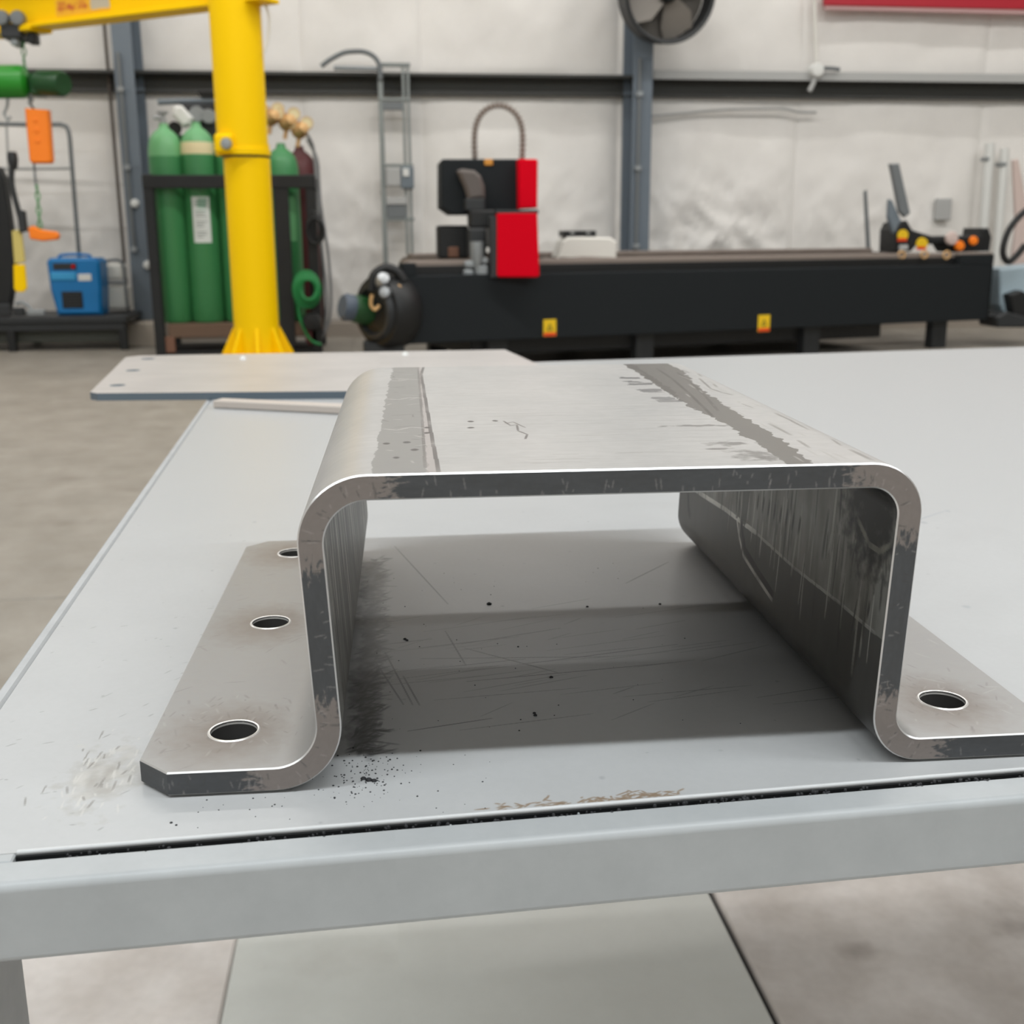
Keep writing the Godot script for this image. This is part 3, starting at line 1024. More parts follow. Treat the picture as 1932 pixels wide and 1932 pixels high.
	for f in [31.9, total * 1000.0 - 33.5]:
		for i in 70:
			var q := Vector2(f / 1000.0 * px + r.randfn(0, 50), 35.0 / 1000.0 * px + r.randfn(12, 60))
			p.stroke(q, q + Vector2(r.randf_range(-10, 10), r.randf_range(6, 24)), r.randf_range(1.5, 3.5), rgb(100, 95, 92) if i % 4 else rgb(180, 178, 176), 0.11)
	var foot_len: float = prof[bends[0][0]][2] * px
	for i in 70:
		var q := Vector2(r.randf() * foot_len, r.randf() * Hh)
		if i % 2:
			q.x = W - q.x
		p.stroke(q, q + Vector2(r.randf_range(-40, 40), r.randf_range(-30, 30)), r.randf_range(1.5, 4), rgb(176, 174, 172) if i % 2 else rgb(124, 121, 119), 0.16)
	var mo := mat(Color.WHITE, 0.38, 0.6)
	mo.albedo_texture = p.texture()
	mo.texture_repeat = false
	# ---- inner face: dark scale, scraped down the walls
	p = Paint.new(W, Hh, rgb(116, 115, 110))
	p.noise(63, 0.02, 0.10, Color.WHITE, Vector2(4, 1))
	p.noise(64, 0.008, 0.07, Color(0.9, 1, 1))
	var s3: float = prof[bends[2][1]][2]
	var y3: float = prof[bends[2][1]][0].y
	var Rp := func(d: float, y: float) -> Vector2: return Vector2((s3 + (y3 - y / 1000.0)) * px, d / 1000.0 * px)
	# lower, smoother half of the right wall, with the bright scrape along its rim
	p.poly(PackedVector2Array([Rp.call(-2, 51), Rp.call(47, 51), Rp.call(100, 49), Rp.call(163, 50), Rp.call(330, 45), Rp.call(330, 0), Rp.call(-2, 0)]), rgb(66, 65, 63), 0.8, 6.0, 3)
	p.path([Rp.call(330, 45), Rp.call(277, 45.5), Rp.call(220, 49), Rp.call(163, 50.5)], 9, rgb(214, 212, 206), 0.8)
	p.path([Rp.call(163, 50.5), Rp.call(100, 49.5), Rp.call(47, 51), Rp.call(8, 51)], 5, rgb(168, 166, 160), 0.6)
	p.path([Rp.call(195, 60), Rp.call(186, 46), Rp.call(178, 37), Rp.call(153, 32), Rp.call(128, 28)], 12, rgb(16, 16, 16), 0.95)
	p.path([Rp.call(199, 52), Rp.call(191, 42), Rp.call(180, 33), Rp.call(153, 28.5), Rp.call(128, 25)], 7, rgb(206, 204, 198), 0.7)
	p.poly(PackedVector2Array([Rp.call(206, 90), Rp.call(176, 90), Rp.call(178, 52), Rp.call(200, 50)]), rgb(66, 65, 62), 0.65, 14.0, 12)
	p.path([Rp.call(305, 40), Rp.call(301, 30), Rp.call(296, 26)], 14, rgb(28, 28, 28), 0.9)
	for i in 120:
		var q: Vector2 = Rp.call(r.randf_range(4, 300), r.randf_range(52, 100))
		p.stroke(q, q + Vector2(r.randf_range(20, 120), r.randf_range(-8, 8)), r.randf_range(2, 8), rgb(58, 58, 55) if i % 2 else rgb(170, 168, 160), r.randf_range(0.2, 0.6))
	for i in 8:
		var q: Vector2 = Rp.call(100 + i * 9, 74 - i * 0.5)
		p.stroke(q, q + Vector2(26, 3), 8, rgb(40, 40, 38), 0.7)
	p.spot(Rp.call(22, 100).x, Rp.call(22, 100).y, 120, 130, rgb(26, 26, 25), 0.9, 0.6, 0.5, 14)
	p.path([Rp.call(36, 90), Rp.call(22, 83), Rp.call(12, 83), Rp.call(3, 88)], 8, rgb(128, 126, 116), 0.7)
	# brushed, pale streaks on the left wall
	for i in 170:
		var s := r.randf_range(prof[bends[0][1]][2], prof[bends[1][0]][2])
		var q := Vector2(s * px, r.randf() * Hh)
		p.stroke(q, q + Vector2(r.randf_range(30, 260), r.randf_range(-10, 10)), r.randf_range(3, 10), rgb(214, 212, 204) if i % 2 else rgb(44, 44, 42), r.randf_range(0.25, 0.7))
	var mi := mat(Color.WHITE, 0.42, 0.6)
	mi.albedo_texture = p.texture()
	mi.texture_repeat = false
	# ---- cut edge: grey, with the ground reddish tone of the bends
	p = Paint.new(2048, 72, rgb(76, 77, 79))
	p.noise(72, 0.012, 0.02, Color(0.9, 1, 1.1), Vector2(2, 1))
	var en := FastNoiseLite.new()
	en.seed = 9
	en.frequency = 0.03
	for b in bends:
		var a0: float = prof[b[0]][2] / total * 2048 - 30
		var a1: float = prof[b[1]][2] / total * 2048 + 30
		for y in 72:
			for x in range(int(a0 - 60), int(a1 + 60)):
				var dd := minf(x - a0, a1 - x) + 34.0 * en.get_noise_2d(x * 1.6, y * 1.6)
				p.dab(x, y, rgb(134, 125, 120), 0.92 * smoothstep(-12.0, 12.0, dd))
	p.noise(71, 0.05, 0.012)
	for i in 260:
		var q := Vector2(r.randf() * 2048, r.randf() * 72)
		p.stroke(q, q + Vector2(r.randf_range(-3, 3), r.randf_range(8, 40)), 1.6, rgb(160, 154, 151) if i % 2 else rgb(74, 72, 72), 0.14)
	var me := mat(Color.WHITE, 0.5, 0.4)
	me.albedo_texture = p.texture()
	me.texture_repeat = false
	var mb: StandardMaterial3D = M.bare
	# ---- the parts of the one bent sheet
	var g := Geo.new()
	strip(g, bends[0][1], bends[1][0], mo, mi, me, mb)
	strip(g, bends[0][0], bends[0][1], mo, mi, me, mb)
	part("side_wall", g, o)
	g = Geo.new()
	strip(g, bends[2][1], bends[3][1], mo, mi, me, mb)
	part("side_wall", g, o)
	g = Geo.new()
	strip(g, bends[1][0], bends[2][1], mo, mi, me, mb)
	part("top_web", g, o)
	var hr := 0.0093
	var tips := [[prof[0][0].x, prof[bends[0][0]][0].x, -0.1302], [prof[prof.size() - 1][0].x, prof[bends[3][1]][0].x, 0.1663]]
	for i in 2:
		var t: Array = tips[i]
		var holes := [Vector2(t[2], 0.035), Vector2(t[2], 0.1662), Vector2(t[2], 0.297)]
		var so := func(x: float) -> float: return (x - prof[0][0].x) if i == 0 else total - (prof[prof.size() - 1][0].x - x)
		g = Geo.new()
		foot(g, t[0], t[1], so, holes, hr, mo, mi, me, mb)
		var f := part("mounting_foot", g, o)
		for hp in holes:
			g = Geo.new()
			g.lathe(M.burr, [Vector2(hr - 0.0001, THICK - 0.0012), Vector2(hr + 0.0001, THICK + 0.0003), Vector2(hr + 0.0007, THICK + 0.0004), Vector2(hr + 0.0013, THICK - 0.0001)], Vector3(hp.x, 0, -hp.y), 40)
			var hmesh := MeshInstance3D.new()
			hmesh.name = "hole_rim"
			hmesh.mesh = g.mesh(Vector3.ZERO)
			f.add_child(hmesh, true)

func on_table(x: float, d: float, y := 0.0) -> Vector3:     # table axes to the scene's
	return Vector3(x, TABLE_Y + y, -d).rotated(Vector3.UP, 0.04056)

func table_items() -> void:
	# flat plate lying across the far left corner
	var c := [Vector2(-0.303, 1.488), Vector2(-0.335, 1.939), Vector2(0.296, 1.912), Vector2(0.3, 1.40)]
	var base := on_table(-0.02, 1.68)
	var o := thing("flat_plate", "flat bare steel plate across the worktable's far end, jutting past its left edge", "plate", base)
	var pl := mat(Color.WHITE, 0.36, 0.35)
	var p := Paint.new(512, 512, rgb(190, 185, 182))
	p.noise(81, 0.008, 0.035, Color(1, 0.95, 0.9))
	p.noise(82, 0.04, 0.02, Color.WHITE, Vector2(4, 1))
	pl.albedo_texture = p.texture()
	pl.uv1_triplanar = true
	pl.uv1_world_triplanar = true
	pl.uv1_scale = Vector3.ONE * 1.5
	var edge := mat(rgb(92, 104, 114), 0.45, 0.3)
	var outl := PackedVector2Array([Vector2(-0.305, 1.500), Vector2(-0.294, 1.4865), Vector2(0.31, 1.408), Vector2(0.305, 1.71), Vector2(0.290, 1.918), Vector2(-0.313, 1.944), Vector2(-0.331, 1.925)])
	var g := Geo.new()
	var holes := []
	for px in [[222, 727], [251, 699], [279, 677]]:
		var r := view * Vector3((px[0] - 966.0) / FOCAL, -(px[1] - 966.0) / FOCAL, -1.0)
		var q := (EYE + r * ((TABLE_Y + 0.0095 - EYE.y) / r.y)).rotated(Vector3.UP, -0.04056)
		holes.append(Vector2(q.x, -q.z))
	plate(g, pl, edge, outl, holes, 0.0095)
	part("plate", g, o)
	for h in holes:
		g = Geo.new()
		var q := on_table(h.x, h.y)
		g.lathe(M.slate, [Vector2(0.0090, 0.001), Vector2(0.0091, 0.0097), Vector2(0.0102, 0.0098), Vector2(0.0108, 0.0094)], q, 20)
		part("hole_rim", g, o)
	for q in [[460, 676], [764, 668]]:
		var r := view * Vector3((q[0] - 966.0) / FOCAL, -(q[1] - 966.0) / FOCAL, -1.0)
		var w := EYE + r * ((TABLE_Y + 0.0095 - EYE.y) / r.y)
		g = Geo.new()
		g.lathe(M.white, [Vector2(0.0001, 0.005), Vector2(0.004, 0.0035), Vector2(0.0055, 0.0)], w + Vector3(0, 0.0, 0.012), 12)  # white bump near the plate's far edge
		part("white_blob", g, o, "small white blob on the plate's far edge")
	# thin bar in front of it
	var a := on_table(-0.139, 1.405)
	var b := on_table(0.17, 1.245)
	g = Geo.new()
	g.bar(mat(rgb(196, 186, 178), 0.45, 0.3), a + Vector3(0, 0.005, 0), b + Vector3(0, 0.005, 0), 0.022, 0.009, Vector3.UP, 0.001)
	solo("steel_bar", g, "thin flat steel bar lying slantwise in front of the far plate", "bar", a)
	# grit swept out of the bracket
	var r2 := RandomNumberGenerator.new()
	r2.seed = 23
	g = Geo.new()
	var spots := []
	for i in 150:
		spots.append([r2.randfn(6, 9), r2.randfn(407, 11), r2.randf_range(0.15, 0.5)])
	for i in 40:
		spots.append([r2.randf_range(-60, 60), r2.randf_range(374, 420), r2.randf_range(0.15, 0.4)])
	for i in 60:
		spots.append([r2.randf_range(15, 190), r2.randf_range(430, 690), r2.randf_range(0.15, 0.4)])
	for q in [[81.8, 606.8, 1.6], [135.5, 592.8, 0.9], [176.9, 590.3, 0.9], [95.9, 494.2, 1.0], [80.8, 452.6, 0.9], [80.8, 455.0, 0.8], [87, 537, 0.6], [31, 558, 0.9], [32, 556, 0.8], [7, 404, 1.4], [9, 403, 1.2], [5, 405.5, 1.2], [-64, 383, 0.6], [-62, 381, 0.5]]:
		spots.append(q)
	for q in spots:
		if q[1] < 373.0:
			continue
		var rr: float = q[2] / 1000.0
		g.lathe(M.grit, [Vector2(0.00001, rr * 0.9), Vector2(rr * 0.8, rr * 0.5), Vector2(rr, 0.0)], on_table(q[0] / 1000.0, q[1] / 1000.0), 6)
	# crumbs caught in the gap behind the rail
	for i in 260:
		var x := r2.randf_range(-0.10, 0.40)
		var rr := r2.randf_range(0.0003, 0.0009)
		g.lathe(M.grit if i % 25 else M.galv, [Vector2(0.00001, rr), Vector2(rr * 0.8, rr * 0.5), Vector2(rr, -rr * 0.4)], on_table(x, r2.randf_range(0.3655, 0.3690), -0.0009), 6)
	var gr := solo("metal_grit", g, "black metal grit scattered by the bracket's left foot and along the table gap", "grit", on_table(0.006, 0.407))
	gr.set_meta("kind", "stuff")

func plate(g: Geo, top, edge, outl: PackedVector2Array, holes: Array, th: float) -> void:
	var bottom := outl
	var hr := 0.0095
	var ctr := Vector2.ZERO
	for q in outl:
		ctr += q / outl.size()
	var pieces := [outl]
	for h in holes:
		var ring := PackedVector2Array()
		for k in 16:
			ring.append(h + Vector2.from_angle(TAU * k / 16) * hr)
		# slit the piece that holds the hole so that it stays a plain polygon
		var nextp := []
		for pc in pieces:
			if not Geometry2D.is_point_in_polygon(h, pc):
				nextp.append(pc)
				continue
			var upper := PackedVector2Array([Vector2(-2, h.y), Vector2(2, h.y), Vector2(2, 4), Vector2(-2, 4)])
			var lower := PackedVector2Array([Vector2(-2, h.y), Vector2(2, h.y), Vector2(2, -1), Vector2(-2, -1)])
			for half in [upper, lower]:
				for q in Geometry2D.intersect_polygons(pc, half):
					for w in Geometry2D.clip_polygons(q, ring):
						nextp.append(w)
		pieces = nextp
	for pc in pieces:
		var t := Geometry2D.triangulate_polygon(pc)
		for i in range(0, t.size(), 3):
			for y in [0.0, th]:
				g.tri(top, on_table(pc[t[i]].x, pc[t[i]].y, y), on_table(pc[t[i + 1]].x, pc[t[i + 1]].y, y), on_table(pc[t[i + 2]].x, pc[t[i + 2]].y, y), Vector3(0, 1 if y > 0.0 else -1, 0))
	for i in bottom.size():
		var a := bottom[i]
		var b := bottom[(i + 1) % bottom.size()]
		var d := (b - a).normalized()
		var n2 := Vector2(d.y, -d.x)
		if n2.dot((a + b) / 2 - ctr) < 0.0:
			n2 = -n2
		g.quad(edge, on_table(a.x, a.y, 0), on_table(b.x, b.y, 0), on_table(b.x, b.y, th), on_table(a.x, a.y, th), Vector3(n2.x, 0, -n2.y).rotated(Vector3.UP, 0.04056))

# ------------------------------------------------------------------ yellow jib crane
func jib_crane() -> void:
	var d := 7.4
	var c := at(475, 460, d)
	var r := mm(40.5, d)
	var o := thing("jib_crane", "yellow jib crane mast with flared base plates and a boom reaching to the upper left", "crane", Vector3(c.x, 0, -d))
	var yj := at(464, 289, d).y
	var g := Geo.new()
	g.lathe(M.yellow, [Vector2(0.001, 0.0), Vector2(r, 0.0), Vector2(r, yj + 0.05)], Vector3(c.x, 0, -d), 40)
	part("mast", g, o)
	var cs := at(459, 285, d)
	var rs := mm(44, d)
	var yt := 2.21
	g = Geo.new()
	g.lathe(M.yellow, [Vector2(r - 0.01, yj), Vector2(rs, yj), Vector2(rs, yt + 0.35), Vector2(0.001, yt + 0.35)], Vector3(cs.x, 0, -d), 40)
	part("rotating_sleeve", g, o)
	g = Geo.new()
	g.lathe(M.yellow, [Vector2(rs - 0.004, yj + 0.025), Vector2(rs + 0.012, yj + 0.02), Vector2(rs + 0.012, yj - 0.015), Vector2(r - 0.01, yj - 0.015)], Vector3(cs.x, 0, -d), 40)
	part("collar", g, o)
	g = Geo.new()
	g.lathe(M.dark, [Vector2(r + 0.002, yj - 0.016), Vector2(r + 0.006, yj - 0.02), Vector2(r + 0.001, yj - 0.03)], Vector3(c.x, 0, -d), 40)
	part("seal", g, o)
	g = Geo.new()
	face(g, M.yellow, 404, 252, 440, 288, d - rs - 0.02, 0.10, 0.012)
	part("lug", g, o)
	g = Geo.new()
	var bp := at(427, 271, d - rs - 0.02)
	g.lathe(M.galv, [Vector2(0.001, 0.03), Vector2(0.028, 0.028), Vector2(0.036, 0.0), Vector2(0.036, -0.01)], bp, 14, Vector3.BACK)
	part("bolt", g, o, "grey bolt in the collar lug")
	# base plate and gussets
	g = Geo.new()
	g.lathe(M.yellow, [Vector2(0.001, 0.03), Vector2(0.31, 0.03), Vector2(0.31, 0.0)], Vector3(c.x, 0, -d), 8)
	part("base_plate", g, o)
	var y0 := at(485, 617, d).y
	for k in 8:
		g = Geo.new()
		g.xf = Transform3D(Basis(Vector3.UP, TAU * (k + 0.12) / 8.0), Vector3(c.x, 0, -d))
		g.prism(M.yellow, PackedVector2Array([Vector2(r - 0.01, 0.03), Vector2(r + 0.13, 0.03), Vector2(r + 0.13, 0.06), Vector2(r + 0.005, y0), Vector2(r - 0.01, y0)]), -0.01, 0.01, 0.003)
		part("gusset", g, o)
	# boom: an I beam whose underside is level
	var a := Vector3(cs.x + 0.22, yt, -d - 0.02 + 0.15)
	var e := Vector3(-3.0, yt, -8.9)
	var f := (e - a).normalized()
	var s := f.cross(Vector3.UP).normalized()
	var bw := 0.085
	g = Geo.new()
	g.bar(M.yellow, a + Vector3(0, 0.012, 0), e + Vector3(0, 0.012, 0), bw * 2, 0.024, Vector3.UP, 0.004)
	part("lower_flange", g, o)
	g = Geo.new()
	g.bar(M.yellow, a + Vector3(0, 0.15, 0), e + Vector3(0, 0.15, 0), 0.014, 0.26, Vector3.UP, 0.0)
	part("boom_web", g, o)
	g = Geo.new()
	g.bar(M.yellow, a + Vector3(0, 0.285, 0), e + Vector3(0, 0.285, 0), bw * 2, 0.024, Vector3.UP, 0.004)
	part("upper_flange", g, o)
	# splice plates at the seam
	var sp := at(75, 50, 8.3)
	var t := clampf((sp.x - a.x) / (e.x - a.x), 0.0, 1.0)
	var sc := a.lerp(e, t)
	g = Geo.new()
	g.bar(M.yellow, sc + Vector3(0, 0.0, 0), sc + f * 0.5, bw * 2 + 0.02, 0.035, Vector3.UP, 0.004)
	part("splice_plate", g, o)
	# faded red and grey sticker on the web
	var p := Paint.new(128, 32, rgb(240, 184, 40))
	p.noise(5, 0.02, 0.03)
	for i in 46:
		var q := Vector2(rng.randf_range(4, 74), rng.randf_range(6, 22))
		p.spot(q.x, q.y, rng.randf_range(3, 7), rng.randf_range(3, 6), rgb(188, 80, 46), 0.5, 0.9, 0.5, i)
	p.poly(PackedVector2Array([Vector2(84, 2), Vector2(126, 2), Vector2(126, 26), Vector2(84, 26)]), rgb(186, 186, 182), 0.9, 3.0)
	var sm := mat(Color.WHITE, 0.5)
	sm.albedo_texture = p.texture()
	g = Geo.new()
	var m0 := at(205, 10, 7.9)
	var m1 := at(105, 22, 8.2)
	var w0 := a.lerp(e, (m0.x - a.x) / (e.x - a.x)) - s * 0.009
	var w1 := a.lerp(e, (m1.x - a.x) / (e.x - a.x)) - s * 0.009
	if s.dot(EYE - w0) > 0.0:
		w0 += s * 0.018
		w1 += s * 0.018
	var nn := s if s.dot(EYE - w0) > 0.0 else -s
	var lo := Vector3(0, 0.06, 0)
	var hi := Vector3(0, 0.16, 0)
	g.quadn(sm, [w1 + lo, w0 + lo, w0 + hi, w1 + hi], [nn, nn, nn, nn], [Vector2(0, 1), Vector2(1, 1), Vector2(1, 0), Vector2(0, 0)])
	part("sticker", g, o, "faded red and grey sticker on the boom")
	# cable down the right side of the sleeve
	g = Geo.new()
	run(g, M.offwhite, [[498, 5], [508, 30], [507, 70], [498, 100]], d - 0.05, 0.009, 6)
	part("cable", g, o)

# ------------------------------------------------------------------ chain hoist and what hangs from it
func hoist_things() -> void:
	var d := 8.42
	var top := at(30, 50, d)
	var o := thing("chain_hoist", "green electric chain hoist hanging from the boom's trolley at the left edge", "hoist", at(40, 155, d))
	var g := Geo.new()
	for sx in [-0.05, 0.05]:
		g.lathe(M.pipe, [Vector2(0.001, 0.03), Vector2(0.04, 0.028), Vector2(0.052, 0.0), Vector2(0.052, -0.02), Vector2(0.02, -0.024)], top + Vector3(sx, 0.03, 0.12), 18, Vector3.BACK)
	g.box(M.dark, top + Vector3(-0.07, -0.09, -0.1), top + Vector3(0.06, 0.0, 0.12), 0.01)
	g.box(M.galv, top + Vector3(-0.02, -0.13, -0.04), top + Vector3(0.03, -0.05, 0.1), 0.008)
	part("trolley", g, o)
	g = Geo.new()
	face(g, M.black, 51, 61, 68, 82, d - 0.1, 0.1, 0.008)
	part("end_stop", g, o)
	links(o, at(44, 80, d), at(46, 132, d), M.chain, 0.02)
	g = Geo.new()
	var b0 := at(-20, 155, d)
	var b1 := at(53, 154, d)
	var r := mm(27, d)
	var ax := (b1 - b0).normalized()
	var L := (b1 - b0).length()
	g.lathe(M.hoist_green, [Vector2(0.001, 0), Vector2(r * 0.9, 0.005), Vector2(r, 0.03), Vector2(r, L - 0.05), Vector2(r * 0.96, L - 0.02), Vector2(r * 0.7, L), Vector2(0.001, L)], b0, 28, ax)
	part("motor_drum", g, o)
	g = Geo.new()
	face(g, M.hoist_dark, 52, 137, 82, 180, d - 0.06, 0.14, 0.02)
	part("gearbox", g, o)
	g = Geo.new()
	b0 = at(76, 157, d)
	b1 = at(120, 158, d - 0.12)
	ax = (b1 - b0).normalized()
	L = (b1 - b0).length()
	r = mm(21, d)
	g.lathe(M.hoist_dark, [Vector2(0.001, 0), Vector2(r, 0.01), Vector2(r, L - 0.02), Vector2(r * 0.85, L), Vector2(0.001, L - 0.004)], b0, 24, ax)
	part("brake_drum", g, o)
	g = Geo.new()
	g.tube(M.galv, [at(60, 180, d), at(60, 190, d), at(54, 196, d)], 0.012, 8)
	part("hook", g, o)
	g = Geo.new()
	g.tube(M.galv, [at(15, 182, d), at(14, 200, d), at(8, 214, d), at(14, 228, d), at(20, 220, d)], 0.01, 8)
	part("hook", g, o)
	# pendant control
	o = thing("pendant_control", "orange pendant control box hanging under the green hoist", "control", at(72, 308, d))
	g = Geo.new()
	post_poly(g, M.orange, [[46, 204], [90, 207], [97, 304], [92, 308], [60, 308], [55, 303]], d - 0.05, 0.09, 0.012)
	part("case", g, o)
	g = Geo.new()
	run(g, M.black, [[58, 180], [56, 192], [64, 206]], d, 0.008, 6)
	part("cable", g, o)
	g = Geo.new()
	for k in 3:
		g = Geo.new()
		var q := at(66 + k * 2.2, 226 + k * 20, d - 0.05)
		g.lathe(M.orange, [Vector2(0.001, 0.008), Vector2(0.014, 0.006), Vector2(0.016, 0.0)], q, 14, Vector3.BACK)
		part("button", g, o)
	# hook block on the green chain
	o = thing("hook_block", "small orange hook block hanging on the green chain below the pendant control", "hook block", at(80, 457, d))
	g = Geo.new()
	run(g, M.pipe, [[64, 306], [66, 330], [69, 356]], d, 0.008, 6)
	part("cord", g, o)
	links(o, at(70, 356, d), at(75, 424, d), M.chain, 0.02)
	g = Geo.new()
	post_poly(g, M.orange, [[52, 431], [60, 426], [78, 434], [104, 437], [110, 444], [107, 452], [80, 455], [56, 451]], d - 0.03, 0.07, 0.01)
	part("block", g, o)
	# black lead with its plug, and the yellow strap
	o = thing("black_lead", "thick black lead with a plug drooping beside the pendant control", "cable", at(24, 290, d))
	g = Geo.new()
	run(g, M.dark, [[24, 302], [22, 345], [33, 392], [44, 428]], d, 0.02, 8)
	part("lead", g, o)
	g = Geo.new()
	g.lathe(M.dark, [Vector2(0.001, 0.05), Vector2(0.03, 0.045), Vector2(0.036, 0.0), Vector2(0.028, -0.05), Vector2(0.014, -0.07)], at(24, 300, d), 14)
	part("plug", g, o)
	g = Geo.new()
	post_poly(g, M.dark, [[30, 394], [46, 398], [50, 436], [36, 440]], d - 0.02, 0.05, 0.008)
	part("clamp", g, o)
	o = thing("yellow_strap", "faded yellow strap with a bright yellow lower end at the left edge", "strap", at(36, 551, d))
	g = Geo.new()
	post_poly(g, mat(rgb(206, 188, 108), 0.7), [[22, 436], [40, 432], [47, 494], [27, 498]], d, 0.02, 0.004)
	part("webbing", g, o)
	g = Geo.new()
	post_poly(g, M.yellow, [[25, 500], [46, 499], [50, 544], [44, 551], [30, 551], [26, 544]], d - 0.01, 0.03, 0.006)
	part("end_tab", g, o)
	o = thing("black_upright", "tall black tapering upright on the low bench, cut by the left edge of the frame", "post", at(0, 596, 9.4))
	g = Geo.new()
	post_poly(g, M.black, [[-60, 300], [-2, 315], [7, 335], [20, 430], [27, 482], [24, 540], [14, 596], [-60, 596]], 9.4, 0.12, 0.01)
	part("body", g, o)

func links(o: Node3D, a: Vector3, b: Vector3, m, r: float) -> void:
	var n := int((a - b).length() / (r * 2.2))
	var g := Geo.new()
	for i in n + 1:
		var c := a.lerp(b, float(i) / n)
		var side := Vector3.RIGHT if i % 2 else Vector3.BACK
		var pts := []
		for k in 9:
			pts.append(c + side * cos(TAU * k / 8) * r * 0.7 + Vector3.UP * sin(TAU * k / 8) * r * 1.4)
		g.tube(m, pts, r * 0.28, 5, false)
	part("chain", g, o)

# ------------------------------------------------------------------ the low bench by the wall on the left
func bench_things() -> void:
	var d := 9.35
	var yt := 0.27
	var xr := at(238, 598, d).x
	var o := thing("low_bench", "low dark steel bench along the wall under the blue machine", "bench", Vector3(xr - 1.1, 0, -d - 0.4))
	var g := Geo.new()
	g.box(M.dark, Vector3(-4.6, yt - 0.05, -d - 0.75), Vector3(xr, yt, -d), 0.006)
	part("top", g, o)
	g = Geo.new()
	g.box(M.dark, Vector3(-4.55, yt - 0.11, -d - 0.06), Vector3(xr - 0.03, yt - 0.045, -d - 0.02), 0.004)
	part("apron", g, o)
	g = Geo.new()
	g.box(mat(rgb(78, 80, 73), 0.7), Vector3(-4.5, 0.06, -d - 0.14), Vector3(xr - 0.06, yt - 0.06, -d - 0.12), 0.004)  # dark sheet stands in for the shadow beneath the bench
	part("shade_sheet", g, o)
	for x in [-4.45, at(12, 640, d).x, xr - 0.07]:
		for z in [0.02, 0.68]:
			g = Geo.new()
			g.box(M.black, Vector3(x, 0, -d - z - 0.05), Vector3(x + 0.06, yt - 0.04, -d - z), 0.004)
			part("leg", g, o)
	# blue machine
	var db := 9.45
	var b := at(140, 592, db)
	o = thing("blue_machine", "bright blue machine with a dark vent and a white label standing on the low bench", "machine", Vector3(b.x, yt, -db - 0.2))
	var x0 := at(93, 540, db).x
	var x1 := at(189, 540, db).x
	var y1 := at(140, 487, db).y
	g = Geo.new()
	g.prism(M.blue, PackedVector2Array([Vector2(x0 + 0.04, yt + 0.005), Vector2(x1 - 0.01, yt + 0.005), Vector2(x1 + 0.005, yt + 0.2), Vector2(x1 + 0.01, y1 - 0.03), Vector2(x1 - 0.02, y1), Vector2(x0 + 0.02, y1), Vector2(x0 - 0.005, y1 - 0.03), Vector2(x0 + 0.005, yt + 0.2)]), -db - 0.28, -db, 0.02)
	part("case", g, o)
	g = Geo.new()
	face(g, M.dark, 99, 496, 145, 510, db - 0.004, 0.03, 0.006)
	part("display", g, o)
	g = Geo.new()
	face(g, M.blue_light, 95, 514, 143, 529, db - 0.012, 0.03, 0.008)
	part("ledge", g, o)
	g = Geo.new()
	face(g, M.white, 147, 517, 172, 530, db - 0.006, 0.02, 0.003)
	part("label", g, o, "white label")
	g = Geo.new()
	face(g, M.black, 117, 550, 156, 582, db - 0.006, 0.03, 0.004)
	for k in 5:
		face(g, M.dark, 119, 553 + k * 6, 154, 555.5 + k * 6, db - 0.01, 0.02, 0.001)
	part("vent", g, o)
	g = Geo.new()
	run(g, M.blue, [[112, 488], [114, 482], [140, 480], [168, 482], [170, 488]], db + 0.1, 0.012, 8)
	part("handle", g, o)
	g = Geo.new()
	var kn := at(138, 503, db - 0.006)
	g.lathe(M.red, [Vector2(0.001, 0.014), Vector2(0.012, 0.012), Vector2(0.014, 0.0)], kn, 12, Vector3.BACK)
	part("knob", g, o)
	# white container beside it
	var dw := 9.75
	o = thing("white_container", "pair of white plastic canisters held in a grey pipe frame beside the blue machine", "container", at(217, 588, dw))
	g = Geo.new()
	face(g, M.offwhite, 196, 498, 231, 528, dw, 0.22, 0.02)
	part("canister", g, o)
	g = Geo.new()
	face(g, M.offwhite, 199, 539, 239, 584, dw, 0.22, 0.02)
	part("canister", g, o)
	g = Geo.new()
	run(g, M.pipe, [[192, 494], [228, 493], [236, 535], [241, 582]], dw - 0.02, 0.012, 8)
	run(g, M.pipe, [[194, 533], [238, 533]], dw - 0.02, 0.014, 8, false)
	part("frame", g, o)
	# grey pipe stand
	var dp := 9.9
	o = thing("pipe_stand", "thin grey bent pipe frame standing on the low bench behind the hoist", "pipe frame", at(150, 588, dp))
	g = Geo.new()
	run(g, M.pipe, [[-40, 233], [60, 235], [118, 235], [127, 241], [131, 256], [141, 380], [149, 480], [153, 560]], dp, 0.017, 8)
	part("bent_pipe", g, o)
	g = Geo.new()
	run(g, M.lip, [[-40, 318], [60, 318], [134, 317]], dp, 0.013, 8, false)
	part("cross_pipe", g, o)
	g = Geo.new()
	run(g, M.lip, [[12, 236], [16, 318], [22, 450]], dp, 0.01, 8, false)
	part("thin_upright", g, o)
	# bits on the bench
	o = thing("clamp_pieces", "dark fittings lying at the left end of the low bench", "fittings", at(30, 590, d + 0.1))
	g = Geo.new()
	for q in [[-10, 574, 20, 596], [24, 580, 46, 596], [50, 584, 84, 596]]:
		face(g, M.dark if q[0] < 40 else M.galv, q[0], q[1], q[2], q[3], d + 0.005, 0.04, 0.008)
	part("block", g, o)
	g = Geo.new()
	run(g, M.galv, [[30, 574], [40, 570], [50, 575], [60, 584]], d + 0.03, 0.015, 8)
	part("bent_rod", g, o)

